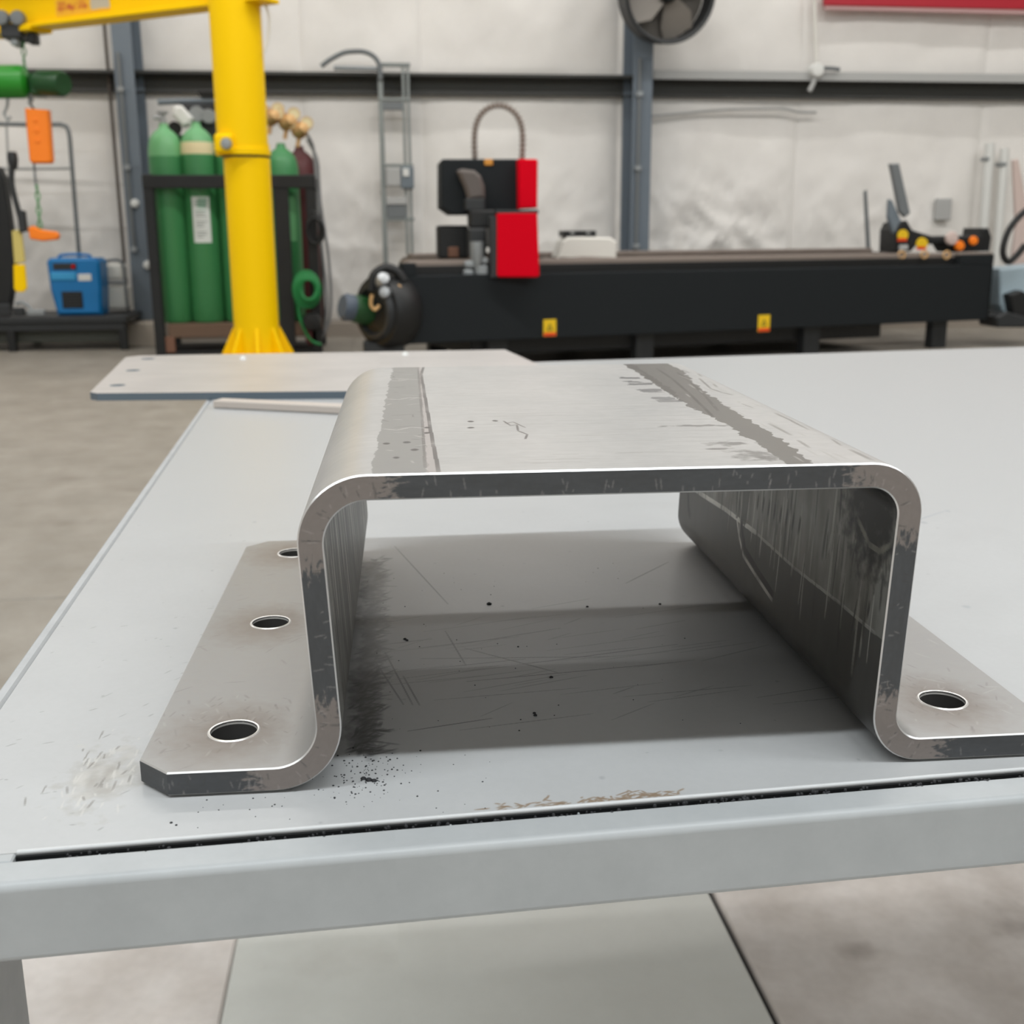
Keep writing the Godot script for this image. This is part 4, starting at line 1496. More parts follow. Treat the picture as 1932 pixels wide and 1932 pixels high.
# ------------------------------------------------------------------ gas cylinders in their rack
func cylinder(px: float, py: float, d: float, ytop: float, label: String, body, shoulder, valve: bool) -> Node3D:
	var c := at(px, py, d)
	var r := 0.126
	var y0 := 0.235
	var o := thing("gas_cylinder", label, "gas cylinder", Vector3(c.x, y0, -d), "gas cylinders in the black rack")
	var g := Geo.new()
	var yt := ytop
	var b := Vector3(c.x, 0, -d)
	g.lathe(body, [Vector2(0.001, y0), Vector2(r - 0.012, y0), Vector2(r, y0 + 0.015), Vector2(r, yt - 0.20)], b, 32)
	part("body", g, o)
	g = Geo.new()
	g.lathe(shoulder, [Vector2(r, yt - 0.201), Vector2(r * 0.985, yt - 0.15), Vector2(r * 0.92, yt - 0.10), Vector2(r * 0.78, yt - 0.055), Vector2(r * 0.55, yt - 0.022), Vector2(r * 0.36, yt - 0.006), Vector2(0.034, yt + 0.012), Vector2(0.032, yt + 0.035)], b, 32)
	part("shoulder", g, o)
	if valve:
		g = Geo.new()
		g.lathe(M.chrome, [Vector2(0.026, yt + 0.03), Vector2(0.026, yt + 0.06), Vector2(0.018, yt + 0.065), Vector2(0.018, yt + 0.10), Vector2(0.04, yt + 0.104), Vector2(0.042, yt + 0.12), Vector2(0.02, yt + 0.126), Vector2(0.001, yt + 0.126)], b, 14)
		g.tube(M.chrome, [b + Vector3(0, yt + 0.075, 0), b + Vector3(-0.06, yt + 0.075, 0.02)], 0.016, 10)
		part("valve", g, o)
	return o

func gas_rack() -> void:
	var d := 8.9
	var xl := at(268, 338, d).x
	var xr := at(596, 380, d).x
	var yr := at(345, 350, d).y
	var o := thing("cylinder_rack", "black steel rack with a brown lower shelf holding the green gas cylinders", "rack", Vector3((xl + xr) / 2, 0, -d - 0.35))
	var g: Geo
	var deep := 0.72
	for x in [xl, xr - 0.075]:
		for z in [0.0, deep - 0.06]:
			g = Geo.new()
			g.box(M.black, Vector3(x, 0.0, -d - z - 0.06), Vector3(x + 0.075, yr + 0.08, -d - z), 0.004)
			part("post", g, o)
	g = Geo.new()
	var xm := at(520, 450, d).x
	g.box(M.black, Vector3(xm, 0.05, -d - 0.05), Vector3(xm + 0.11, yr + 0.02, -d), 0.004)
	part("centre_post", g, o)
	for z in [0.0, deep - 0.05]:
		g = Geo.new()
		g.box(M.black, Vector3(xl, yr - 0.02, -d - z - 0.05), Vector3(xr, yr + 0.075, -d - z + 0.01), 0.005)
		part("top_rail", g, o)
	for x in [xl, xr - 0.06]:
		g = Geo.new()
		g.box(M.black, Vector3(x, yr - 0.02, -d - deep), Vector3(x + 0.06, yr + 0.06, -d), 0.004)
		part("side_rail", g, o)
	g = Geo.new()
	g.box(M.wood, Vector3(xl + 0.1, 0.13, -d - deep), Vector3(xr - 0.02, 0.232, -d - 0.01), 0.006)
	part("shelf", g, o)
	g = Geo.new()
	g.box(M.black, Vector3(xl + 0.02, 0.0, -d - deep + 0.02), Vector3(xr - 0.02, 0.03, -d - 0.02), 0.003)
	part("skid", g, o)
	for x in [at(312, 650, d).x, at(430, 650, d).x]:
		g = Geo.new()
		g.box(M.rust, Vector3(x, 0.02, -d - 0.05), Vector3(x + 0.07, 0.14, -d - 0.005), 0.004)
		part("foot_block", g, o)
	g = Geo.new()
	g.box(M.black, Vector3(xl + 0.05, 0.23, -d - deep), Vector3(xr, yr + 0.02, -d - deep + 0.02), 0.0)
	part("back_sheet", g, o)
	var a := cylinder(313, 300, 9.12, 1.655, "pale-shouldered green gas cylinder at the left end of the black rack", M.cyl, M.cyl_top, true)
	var b := cylinder(374, 300, 9.12, 1.665, "green gas cylinder with cream shoulder band and white tag, left of the yellow mast", M.cyl, M.cyl_top, false)
	g = Geo.new()
	var cb := at(374, 300, 9.12)
	g.lathe(M.cream, [Vector2(0.1262, 1.47), Vector2(0.1258, 1.505), Vector2(0.1195, 1.552), Vector2(0.1185, 1.556)], Vector3(cb.x, 0, -9.12), 32)
	part("shoulder_band", g, b, "cream shoulder band")
	# white printed tag, curved round the cylinder
	var p := Paint.new(64, 160, rgb(222, 226, 222))
	for i in 15:
		if i % 4 != 3:
			p.stroke(Vector2(12, 14 + i * 9), Vector2(rng.randf_range(36, 56), 14 + i * 9), 3.2, rgb(110, 150, 130) if i < 5 else rgb(140, 146, 144), 0.7)
	p.poly(PackedVector2Array([Vector2(22, 4), Vector2(56, 4), Vector2(50, 40), Vector2(18, 40)]), rgb(96, 150, 120), 0.5, 5.0)
	var tm := mat(Color.WHITE, 0.6)
	tm.albedo_texture = p.texture()
	g = Geo.new()
	var yt0 := at(378, 458, 9.0).y
	var yt1 := at(382, 371, 9.0).y
	for k in 8:
		var a0 := lerpf(-0.42, 0.62, k / 8.0)
		var a1 := lerpf(-0.42, 0.62, (k + 1) / 8.0)
		var n0 := Vector3(sin(a0), 0, cos(a0))
		var n1 := Vector3(sin(a1), 0, cos(a1))
		var c := Vector3(cb.x, 0, -9.12)
		g.quadn(tm, [c + n0 * 0.1275 + Vector3(0, yt0, 0), c + n1 * 0.1275 + Vector3(0, yt0, 0), c + n1 * 0.1275 + Vector3(0, yt1, 0), c + n0 * 0.1275 + Vector3(0, yt1, 0)], [n0, n1, n1, n0], [Vector2(k / 8.0, 1), Vector2((k + 1) / 8.0, 1), Vector2((k + 1) / 8.0, 0), Vector2(k / 8.0, 0)])
	part("tag", g, b, "white printed tag")
	cylinder(438, 300, 9.14, 1.64, "green gas cylinder half hidden behind the yellow mast's left side", M.cyl, M.cyl, false)
	var e := cylinder(531, 300, 9.14, 1.52, "green gas cylinder right of the yellow mast with a pale strip down its side", M.cyl, M.cyl, false)
	g = Geo.new()
	var ce := at(531, 300, 9.14)
	var ang := 0.55
	var ns := Vector3(sin(ang), 0, cos(ang))
	g.xf = Transform3D(Basis(Vector3.UP, ang), Vector3(ce.x, 0, -9.14) + ns * 0.126)
	g.box(M.cyl_top, Vector3(-0.028, at(550, 455, 9.0).y, -0.01), Vector3(0.028, at(550, 372, 9.0).y, 0.002), 0.001)
	part("strip_label", g, e, "pale green strip label")
	cylinder(566, 310, 9.42, 1.52, "dark maroon gas cylinder at the right end of the black rack", M.maroon, M.maroon, false)
	cylinder(344, 300, 9.42, 1.60, "dark green gas cylinder in the back row between the two front-left ones", M.hoist_dark, M.hoist_dark, false)
	cylinder(408, 300, 9.42, 1.60, "dark green gas cylinder in the back row left of the yellow mast", M.hoist_dark, M.hoist_dark, false)
	# manifold, regulators and covers on top
	o = thing("gas_manifold", "dark grey gas manifold with regulators above the front-left green cylinders", "manifold", at(360, 250, 9.3))
	g = Geo.new()
	run(g, M.slate, [[298, 193], [340, 191], [412, 190]], 9.45, 0.022, 8, false)
	part("pipe", g, o)
	g = Geo.new()
	post_poly(g, M.dark, [[338, 196], [404, 193], [408, 256], [392, 266], [360, 238], [346, 226]], 9.4, 0.12, 0.02)
	part("regulator_body", g, o)
	g = Geo.new()
	face(g, M.black, 374, 168, 406, 182, 9.4, 0.12, 0.012)
	part("control_head", g, o)
	for q in [[372, 216, 0.06], [394, 220, 0.055], [330, 242, 0.05]]:
		g = Geo.new()
		g.lathe(M.galv if q[0] > 340 else M.black, [Vector2(0.001, 0.03), Vector2(q[2] * 0.9, 0.03), Vector2(q[2], 0.02), Vector2(q[2], -0.02)], at(q[0], q[1], 9.36), 18, Vector3.BACK)
		part("gauge", g, o)
	o = thing("white_valve_cover", "tilted white valve cover above the front-left green cylinders", "cover", at(342, 240, 9.25))
	g = Geo.new()
	post_poly(g, M.white, [[327, 200], [342, 198], [363, 222], [358, 236], [344, 240], [324, 216]], 9.25, 0.1, 0.02)
	part("shell", g, o)
	for q in [[511, 222, 1.0, "upper brass regulator right of the yellow mast"], [541, 231, 1.0, "middle brass regulator right of the yellow mast"], [565, 246, 0.85, "lowest brass regulator, above the maroon cylinder"]]:
		var w := at(q[0], q[1], 9.2)
		o = thing("brass_regulator", q[3], "regulator", w, "brass regulators on the right-hand cylinders")
		g = Geo.new()
		g.lathe(M.brass, [Vector2(0.001, 0.09), Vector2(0.035, 0.085), Vector2(0.05, 0.05), Vector2(0.062, 0.02), Vector2(0.062, -0.02), Vector2(0.03, -0.04), Vector2(0.001, -0.05)], w, 18, Vector3(0.5, 0.2, 0.85).normalized())
		part("body", g, o)
		for sx in [-1.0, 1.0]:
			g = Geo.new()
			g.lathe(M.brass, [Vector2(0.046, -0.02), Vector2(0.05, 0.0), Vector2(0.048, 0.03), Vector2(0.044, 0.032)], w + Vector3(sx * 0.055, 0.055 * q[2], 0.02), 16, Vector3(0.2 * sx, 0.1, 1).normalized())
			g.lathe(M.cream, [Vector2(0.001, 0.026), Vector2(0.045, 0.026)], w + Vector3(sx * 0.055, 0.055 * q[2], 0.02), 16, Vector3(0.2 * sx, 0.1, 1).normalized())
			part("gauge", g, o)
		g = Geo.new()
		g.tube(M.brass, [w + Vector3(0, -0.02, 0), w + Vector3(-0.02, -0.12, 0)], 0.016, 8)
		part("stem", g, o)
	# hoses and coils on the right end of the rack
	o = thing("green_hose_coil", "bright green hose coiled on the right end of the black rack", "hose", at(580, 545, 8.8))
	for k in 6:
		g = Geo.new()
		var pts := []
		var rx := 0.10 - k * 0.009
		var c := at(579 + k * 0.6, 546, 8.84 - k * 0.012)
		for i in 25:
			pts.append(c + Vector3(cos(TAU * i / 24) * rx, sin(TAU * i / 24) * rx * 1.35, sin(TAU * i / 12 + k) * 0.012))
		g.tube(M.hose_green, pts, 0.011, 7, false)
		part("loop", g, o)
	g = Geo.new()
	run(g, M.hose_green, [[562, 560], [566, 600], [585, 640], [606, 650]], 8.84, 0.011, 7)
	part("tail", g, o)
	o = thing("black_cable_coil", "small black cable coil hanging on the right end of the black rack", "cable", at(592, 430, 8.8))
	for k in 3:
		g = Geo.new()
		var pts := []
		var c := at(592 + k * 1.5, 430 + k * 3, 8.82 - k * 0.02)
		for i in 21:
			pts.append(c + Vector3(cos(TAU * i / 20) * (0.05 + 0.006 * k), sin(TAU * i / 20) * (0.115 - 0.012 * k), 0))
		g.tube(M.black, pts, 0.012, 7, false)
		part("loop", g, o)
	o = thing("grey_hoses", "pair of thin grey hoses hanging down right of the black rack", "hose", at(612, 625, 9.3))
	g = Geo.new()
	run(g, M.hose, [[574, 246], [589, 270], [596, 330], [602, 420], [611, 500], [617, 570], [612, 625]], 9.3, 0.012, 7)
	part("hose", g, o)
	g = Geo.new()
	run(g, M.hose, [[580, 262], [598, 300], [604, 380], [618, 470], [625, 560], [619, 612], [606, 640]], 9.35, 0.012, 7)
	part("hose", g, o)
	o = thing("floor_pump", "small dark red and black unit on the floor at the right foot of the rack", "pump", at(592, 655, 8.95))
	g = Geo.new()
	face(g, M.maroon, 576, 618, 604, 652, 8.9, 0.2, 0.03)
	part("casing", g, o)
	g = Geo.new()
	g.lathe(M.black, [Vector2(0.001, 0.05), Vector2(0.06, 0.045), Vector2(0.07, 0.0), Vector2(0.07, -0.05)], at(588, 606, 8.85), 16, Vector3.BACK)
	part("cap", g, o)

# ------------------------------------------------------------------ things on the rear wall
func wall_things() -> void:
	# grey strut ladder with its switch box
	var d := WALL - 0.2
	var o := thing("strut_frame", "tall grey ladder-like strut frame with a switch box against the rear wall", "frame", at(750, 600, d))
	var g: Geo
	var yt := at(740, 120, d).y
	var strut := mat(rgb(138, 143, 141), 0.5, 0.2)
	for q in [[719, 9], [762, 5], [771, 5]]:
		var x := at(q[0], 200, d).x
		var w := mm(q[1], d) / 2
		g = Geo.new()
		g.box(strut, Vector3(x - w, 0.05, -d - 0.05), Vector3(x + w, yt, -d), 0.003)
		part("upright", g, o)
	for q in [[118, 125, 712, 774], [184, 190, 714, 774], [192, 207, 722, 760], [309, 315, 720, 780], [410, 417, 726, 782]]:
		g = Geo.new()
		face(g, strut if q[0] != 192 else M.pipe, q[2], q[0], q[3], q[1], d - 0.005, 0.05, 0.004)  # third bar is darker: shade below the second put into its colour
		part("rung", g, o)
	g = Geo.new()
	face(g, M.lip, 728, 316, 757, 352, d - 0.03, 0.07, 0.01)
	part("switch_box", g, o, "pale switch box")
	g = Geo.new()
	face(g, M.slate, 756, 314, 781, 356, d - 0.04, 0.08, 0.01)
	part("grey_box", g, o, "blue-grey box beside the switch box")
	g = Geo.new()
	face(g, M.white, 760, 318, 772, 333, d - 0.05, 0.02, 0.004)
	part("plate", g, o)
	g = Geo.new()
	face(g, M.pipe, 730, 386, 766, 412, d - 0.01, 0.05, 0.006)  # darker lower face stands for the shadow under the pale strip
	face(g, M.lip, 730, 372, 768, 386, d - 0.02, 0.02, 0.004)
	part("strip_and_shade", g, o)
	o = thing("hook_pipe", "grey bent pipe curving over the top of the strut frame", "pipe", at(716, 130, d))
	g = Geo.new()
	run(g, M.pipe, [[606, 125], [622, 113], [647, 100], [668, 97], [688, 98], [706, 107], [716, 124], [718, 150]], d - 0.02, 0.02, 8)
	part("bend", g, o)
	g = Geo.new()
	run(g, M.galv, [[630, 128], [676, 129], [714, 130]], d, 0.02, 8, false)
	part("straight", g, o)
	# fan
	d = WALL - 0.72
	var c := at(1258, -13, d)
	var R := mm(82, d)
	o = thing("drum_fan", "round dark wall fan with metal blades at the top edge, mounted on the steel column", "fan", c)
	g = Geo.new()
	g.lathe(M.dark, [Vector2(R - 0.02, 0.10), Vector2(R, 0.11), Vector2(R + 0.012, 0.10), Vector2(R + 0.004, 0.0), Vector2(R + 0.012, -0.10), Vector2(R - 0.02, -0.10), Vector2(R - 0.03, 0.0), Vector2(R - 0.02, 0.10)], c, 48, Vector3(0.1, -0.15, 1).normalized())
	part("drum", g, o)
	var bl := mat(rgb(132, 126, 119), 0.5, 0.15)
	for k in 4:
		g = Geo.new()
		var fwd := Vector3(0.1, -0.15, 1).normalized()
		var bx := Vector3.UP.cross(fwd).normalized()
		g.xf = Transform3D(Basis(bx, fwd.cross(bx), fwd), c) * Transform3D(Basis(Vector3.BACK, TAU * k / 4.0 + 0.62), Vector3.ZERO)
		g.xf = g.xf * Transform3D(Basis(Vector3.RIGHT, 0.42), Vector3.ZERO)
		g.prism(bl, PackedVector2Array([Vector2(0.05, -0.05), Vector2(R * 0.55, -0.17), Vector2(R - 0.05, -0.20), Vector2(R - 0.035, 0.05), Vector2(R * 0.6, 0.10), Vector2(0.05, 0.05)]), -0.003, 0.003, 0.001)
		part("blade", g, o)
	g = Geo.new()
	g.lathe(M.dark, [Vector2(0.001, 0.08), Vector2(0.05, 0.075), Vector2(0.075, 0.04), Vector2(0.08, -0.06), Vector2(0.001, -0.08)], c, 24, Vector3(0.1, -0.15, 1).normalized())
	part("hub", g, o)
	g = Geo.new()
	g.lathe(mat(rgb(98, 93, 87), 0.6), [Vector2(0.001, -0.11), Vector2(R - 0.02, -0.11), Vector2(R - 0.02, -0.115), Vector2(0.001, -0.115)], c, 40, Vector3(0.1, -0.15, 1).normalized())
	part("back_plate", g, o)
	g = Geo.new()
	g.bar(M.column, Vector3(c.x - 0.1, c.y - 0.1, -d - 0.10), Vector3(at(1213, 40, WALL - 0.42).x, c.y - 0.1, -WALL + 0.43), 0.06, 0.06)
	part("bracket_arm", g, o)
	# red sign along the top right
	d = WALL - 0.13
	var red := mat(rgb(176, 18, 40), 0.5)
	o = thing("red_sign", "long red sign board with a pale lower trim at the top right", "sign", at(1750, 20, d))
	g = Geo.new()
	post_poly(g, red, [[1556, -40], [2150, -40], [2150, 24], [1932, 18], [1556, 10]], d, 0.05, 0.006)
	part("board", g, o)
	g = Geo.new()
	post_poly(g, mat(rgb(196, 158, 156), 0.5), [[1556, 10], [1932, 18], [2150, 24], [2150, 33], [1932, 27], [1556, 18]], d + 0.01, 0.03, 0.004)
	part("lower_trim", g, o)
	# junction box with conduit
	d = WALL - 0.2
	o = thing("junction_box", "round white junction box on the girt with conduits running up, down and right", "junction box", at(1540, 133, d))
	g = Geo.new()
	g.lathe(M.white, [Vector2(0.001, 0.05), Vector2(0.05, 0.046), Vector2(0.062, 0.03), Vector2(0.064, -0.06)], at(1540, 133, d), 20, Vector3.BACK)
	part("box", g, o)
	g = Geo.new()
	run(g, M.lip, [[1538, 146], [1534, 158], [1527, 172]], d, 0.022, 8)
	part("down_conduit", g, o)
	g = Geo.new()
	run(g, M.pipe, [[1550, 129], [1568, 129], [1584, 131]], d - 0.01, 0.018, 8)
	part("side_conduit", g, o)
	g = Geo.new()
	run(g, M.offwhite, [[1540, 122], [1538, 60], [1536, -30]], WALL - 0.07, 0.018, 8)
	part("up_conduit", g, o)
	o = thing("slack_cable", "thin grey cable sagging along the wall below the girt, right of the fan column", "cable", at(1380, 208, WALL - 0.05))
	g = Geo.new()
	run(g, M.lip, [[1230, 219], [1300, 213], [1370, 207], [1480, 205], [1505, 211], [1540, 212]], WALL - 0.05, 0.011, 6)
	part("cable", g, o)
	# grey box and pale plastic sheets on the right part of the wall
	o = thing("wall_switch", "small pale grey box on the rear wall above the machine bed", "switch box", at(1780, 415, WALL - 0.06))
	g = Geo.new()
	face(g, M.lip, 1767, 374, 1796, 416, WALL - 0.06, 0.06, 0.01)
	part("box", g, o)
	o = thing("pale_pipes", "pair of tall white tubes clipped to the wall near the right edge", "tube", at(1870, 440, WALL - 0.25))
	g = Geo.new()
	run(g, M.white, [[1868, 270], [1862, 350], [1847, 545]], WALL - 0.12, 0.045, 10, false)
	part("tube", g, o)
	for q in [[1866, 296], [1894, 306]]:
		g = Geo.new()
		face(g, M.galv, q[0] - 6, q[1], q[0] + 6, q[1] + 8, WALL - 0.16, 0.10, 0.004)
		part("wall_clip", g, o)
	g = Geo.new()
	run(g, M.white, [[1896, 280], [1890, 360], [1876, 545]], WALL - 0.12, 0.04, 10, false)
	part("tube", g, o)

# ------------------------------------------------------------------ the long black cutting table and its gantry
func plasma_table() -> void:
	var A := Vector3(0.162, 0, -7.25)
	var yaw := 0.2665
	var o := thing("cutting_table", "long low black cutting machine bed with two yellow warning stickers on its side", "machine bed", A)
	var X := Vector3(cos(yaw), 0, -sin(yaw))
	var Z := Vector3(sin(yaw), 0, cos(yaw))       # towards the viewer
	var F := Transform3D(Basis(X, Vector3.UP, Z), A)
	var L := 4.75
	var yt := 0.712
	var yb := 0.212
	var D := 1.55
	var g := Geo.new()
	g.xf = F
	g.box(M.bed, Vector3(0, yb, -0.03), Vector3(L, yt - 0.075, 0), 0.008)
	part("front_panel", g, o)
	g = Geo.new()
	g.xf = F
	g.box(M.bed, Vector3(0, yt - 0.078, -0.10), Vector3(0.09, yt, 0.0), 0.006)
	part("end_block", g, o)
	g = Geo.new()
	g.xf = F
	g.box(M.bed, Vector3(L - 0.32, yt - 0.078, -0.10), Vector3(L, yt, 0.0), 0.006)
	part("end_block", g, o)
	g = Geo.new()
	g.xf = F
	g.box(M.black, Vector3(0.08, yt - 0.08, -0.10), Vector3(L - 0.31, yt - 0.02, -0.07), 0.003)
	part("rail_recess", g, o)
	g = Geo.new()
	g.xf = F
	g.box(M.bed, Vector3(0.48, yb, -D), Vector3(L, yt, -D + 0.03), 0.006)
	part("rear_panel", g, o)
	g = Geo.new()
	g.xf = F
	g.bar(M.bed, Vector3(0.04, (yb + yt - 0.08) / 2, -0.02), Vector3(0.5, (yb + yt - 0.08) / 2, -D + 0.02), 0.03, yt - 0.08 - yb, Vector3.UP, 0.004)
	part("end_panel", g, o)
	g = Geo.new()
	g.xf = F
	g.box(M.bed, Vector3(L - 0.03, yb, -D), Vector3(L, yt - 0.08, 0), 0.006)
	part("side_panel", g, o)
	g = Geo.new()
	g.xf = F
	g.box(M.rim, Vector3(0.06, yt - 0.03, -0.22), Vector3(L - 0.3, yt + 0.012, -0.08), 0.008)
	g.box(M.rim, Vector3(L - 0.32, yt - 0.01, -0.22), Vector3(L, yt + 0.014, -0.02), 0.006)
	g.box(M.rim, Vector3(0.5, yt - 0.03, -D - 0.02), Vector3(L, yt + 0.03, -D + 0.12), 0.008)
	part("top_rim", g, o)
	# burnt slats across the bed
	for k in 40:
		g = Geo.new()
		g.xf = F
		var x := 0.1 + k * (L - 0.4) / 40.0
		g.box(M.rim, Vector3(x, yt - 0.12, maxf(-D + 0.1, -0.1 - x / 0.32)), Vector3(x + 0.006, yt + 0.004 + 0.006 * sin(k * 2.3), -0.22), 0.0)
		part("slat", g, o)
	for q in [0.6, 1.7, 3.1, 4.3]:
		for z in [-0.10, -D + 0.2]:
			g = Geo.new()
			g.xf = F
			g.box(M.dark, Vector3(q, 0.0, z - 0.09), Vector3(q + 0.14, yb + 0.02, z), 0.005)
			part("leg", g, o)
	g = Geo.new()
	g.xf = F
	g.box(M.black, Vector3(0.5, 0.1, -D + 0.15), Vector3(L - 0.9, yb + 0.01, -0.16), 0.01)
	part("water_tray", g, o)
	# warning stickers: yellow with a dark triangle and a red foot
	for q in [[1037, 603, 634], [1441, 595, 625]]:
		var ray := view * Vector3((q[0] - 966.0) / FOCAL, -((q[1] + q[2]) / 2.0 - 966.0) / FOCAL, -1.0)
		var hit := EYE + ray * ((A - EYE).dot(Z) / ray.dot(Z))
		var loc := F.affine_inverse() * hit
		var hh: float = (q[2] - q[1]) * 0.5 * hit.distance_to(EYE) / FOCAL
		var st := Geo.new()
		st.xf = F
		st.box(M.sticker_yellow, Vector3(loc.x - hh * 0.84, loc.y - hh, 0.0), Vector3(loc.x + hh * 0.84, loc.y + hh, 0.004), 0.002)
		st.box(M.sticker_red, Vector3(loc.x - hh * 0.8, loc.y - hh * 0.97, 0.003), Vector3(loc.x + hh * 0.8, loc.y - hh * 0.55, 0.0055), 0.001)
		st.prism(M.black, PackedVector2Array([Vector2(loc.x - hh * 0.42, loc.y - hh * 0.3), Vector2(loc.x + hh * 0.42, loc.y - hh * 0.3), Vector2(loc.x, loc.y + hh * 0.5)]), 0.003, 0.005, 0.0)
		st.prism(M.sticker_yellow, PackedVector2Array([Vector2(loc.x - hh * 0.22, loc.y - hh * 0.18), Vector2(loc.x + hh * 0.22, loc.y - hh * 0.18), Vector2(loc.x, loc.y + hh * 0.26)]), 0.004, 0.006, 0.0)
		part("warning_sticker", st, o, "yellow warning sticker with a red foot")
	# gantry
	var d := 7.40
	o = thing("cutting_gantry", "black and red gantry straddling the cutting machine bed, with a cable loop on top", "gantry", at(930, 520, d))
	g = Geo.new()
	post_poly(g, M.red, [[938, 402], [1014, 401], [1018, 520], [1014, 523], [942, 523], [938, 519]], d - 0.05, 0.10, 0.008)
	part("red_end_cover", g, o, "bright red end cover")
	g = Geo.new()
	face(g, M.dark, 925, 408, 939, 524, d - 0.03, 0.09, 0.004)
	face(g, M.dark, 936, 396, 1016, 403, d - 0.045, 0.09, 0.003)
	part("end_bracket", g, o)
	g = Geo.new()
	post_poly(g, M.bed, [[832, 303], [836, 300], [978, 300], [981, 303], [981, 405], [934, 404], [852, 405], [832, 391]], d + 0.25, 0.45, 0.01)
	part("carriage_box", g, o)
	g = Geo.new()
	post_poly(g, M.red, [[979, 300], [1012, 300], [1015, 304], [1014, 392], [980, 394]], d + 0.12, 0.3, 0.008)
	part("red_side_cover", g, o, "tall red side cover")
	g = Geo.new()
	face(g, M.dark, 940, 404, 1012, 470, d + 0.06, 1.5, 0.01)
	part("cross_beam", g, o)
	g = Geo.new()
	post_poly(g, mat(rgb(92, 84, 80), 0.5), [[862, 322], [872, 318], [896, 321], [908, 332], [915, 352], [916, 374], [884, 378], [876, 352]], d + 0.16, 0.09, 0.02)
	part("torch_holder", g, o)
	g = Geo.new()
	face(g, M.dark, 878, 374, 916, 398, d + 0.15, 0.12, 0.01)
	face(g, M.black, 886, 396, 936, 430, d + 0.12, 0.2, 0.012)
	part("torch_clamp", g, o)
	g = Geo.new()
	face(g, M.dark, 884, 430, 918, 486, d + 0.1, 0.14, 0.015)
	var tp := at(900, 486, d + 0.03)
	g.lathe(M.galv, [Vector2(0.045, 0.10), Vector2(0.045, 0.0), Vector2(0.025, -0.06), Vector2(0.018, -0.10), Vector2(0.001, -0.10)], tp, 18)
	part("torch", g, o)
	g = Geo.new()
	for q in [[876, 492, 896, 506], [898, 500, 922, 524], [874, 508, 894, 524], [908, 486, 922, 498]]:
		face(g, M.galv, q[0], q[1], q[2], q[3], d - 0.02 + q[0] * 0.00003, 0.08, 0.012)
	part("roller_fittings", g, o)
	g = Geo.new()
	face(g, M.black, 827, 425, 884, 488, d + 0.35, 0.3, 0.012)
	part("drive_motor", g, o)
	g = Geo.new()
	face(g, M.rust, 846, 466, 866, 486, d + 0.33, 0.05, 0.006)
	part("copper_fitting", g, o)
	g = Geo.new()
	var cr: StandardMaterial3D = M.rim
	var pts := []
	for q in [[896, 300], [895, 268], [897, 240], [906, 218], [921, 204], [938, 199], [956, 202], [972, 214], [982, 232], [986, 258], [985, 300]]:
		pts.append(at(q[0], q[1], d + 0.4))
	var cv := Curve3D.new()
	for i in pts.size():
		var t := Vector3.ZERO if i == 0 or i == pts.size() - 1 else ((pts[i + 1] as Vector3) - (pts[i - 1] as Vector3)) / 6.0
		cv.add_point(pts[i], -t, t)
	var fine := []
	for i in 61:
		fine.append(cv.sample_baked(cv.get_baked_length() * i / 60.0, true))
	g.tube(cr, fine, 0.014, 8)
	part("cable_loop", g, o)
	for i in range(1, 60, 2):
		g = Geo.new()
		g.bar(M.rim, fine[i], fine[i + 1], 0.042, 0.036, Vector3.BACK, 0.004)
		part("chain_link", g, o)
	g = Geo.new()
	face(g, mat(rgb(206, 140, 50), 0.5), 914, 300, 930, 312, d + 0.24, 0.02, 0.004)
	part("orange_label", g, o, "small orange label")
	# blower at the left end
	d = 7.32
	o = thing("blower_motor", "round black blower with a green motor at the left end of the black machine bed", "blower", at(720, 655, d))
	g = Geo.new()
	var c := at(731, 586, d)
	var R := mm(69, d)
	var ax := Vector3(-0.78, 0.0, 0.62).normalized()
	g.lathe(M.black, [Vector2(0.001, 0.10), Vector2(R * 0.3, 0.11), Vector2(R * 0.9, 0.09), Vector2(R, 0.05), Vector2(R, -0.08), Vector2(R * 0.9, -0.11), Vector2(0.001, -0.11)], c, 36, ax)
	g.lathe(M.dark, [Vector2(R * 0.55, 0.10), Vector2(R * 0.62, 0.13), Vector2(R * 0.72, 0.13), Vector2(R * 0.78, 0.095)], c, 36, ax)
	part("housing", g, o)
	g = Geo.new()
	var b0 := at(712, 590, d + 0.03)
	var b1 := at(662, 581, d - 0.05)
	var ma := (b1 - b0).normalized()
	var ml := (b1 - b0).length()
	g.lathe(M.hoist_dark, [Vector2(0.001, -0.1), Vector2(0.085, -0.1), Vector2(0.088, ml * 0.8), Vector2(0.08, ml)], b0, 24, ma)
	part("motor", g, o)
	g = Geo.new()
	g.lathe(mat(rgb(74, 84, 98), 0.5), [Vector2(0.082, ml - 0.01), Vector2(0.085, ml + 0.04), Vector2(0.07, ml + 0.06), Vector2(0.001, ml + 0.062)], b0, 24, ma)
	part("fan_cover", g, o, "blue-grey end cover of the motor")
	g = Geo.new()
	g.lathe(M.chrome, [Vector2(0.001, 0.035), Vector2(0.035, 0.03), Vector2(0.044, 0.0), Vector2(0.04, -0.04)], at(722, 528, d - 0.14), 16, Vector3(0.2, 0.5, 0.8).normalized())
	g.lathe(M.chrome, [Vector2(0.001, 0.05), Vector2(0.03, 0.045), Vector2(0.042, 0.0), Vector2(0.035, -0.04)], at(728, 553, d - 0.16), 16, Vector3(-0.2, 0.2, 0.9).normalized())
	part("chrome_fitting", g, o)
	g = Geo.new()
	run(g, M.brass, [[702, 556], [700, 575], [708, 584], [716, 576]], d - 0.15, 0.012, 7)
	part("brass_pipe", g, o)
	g = Geo.new()
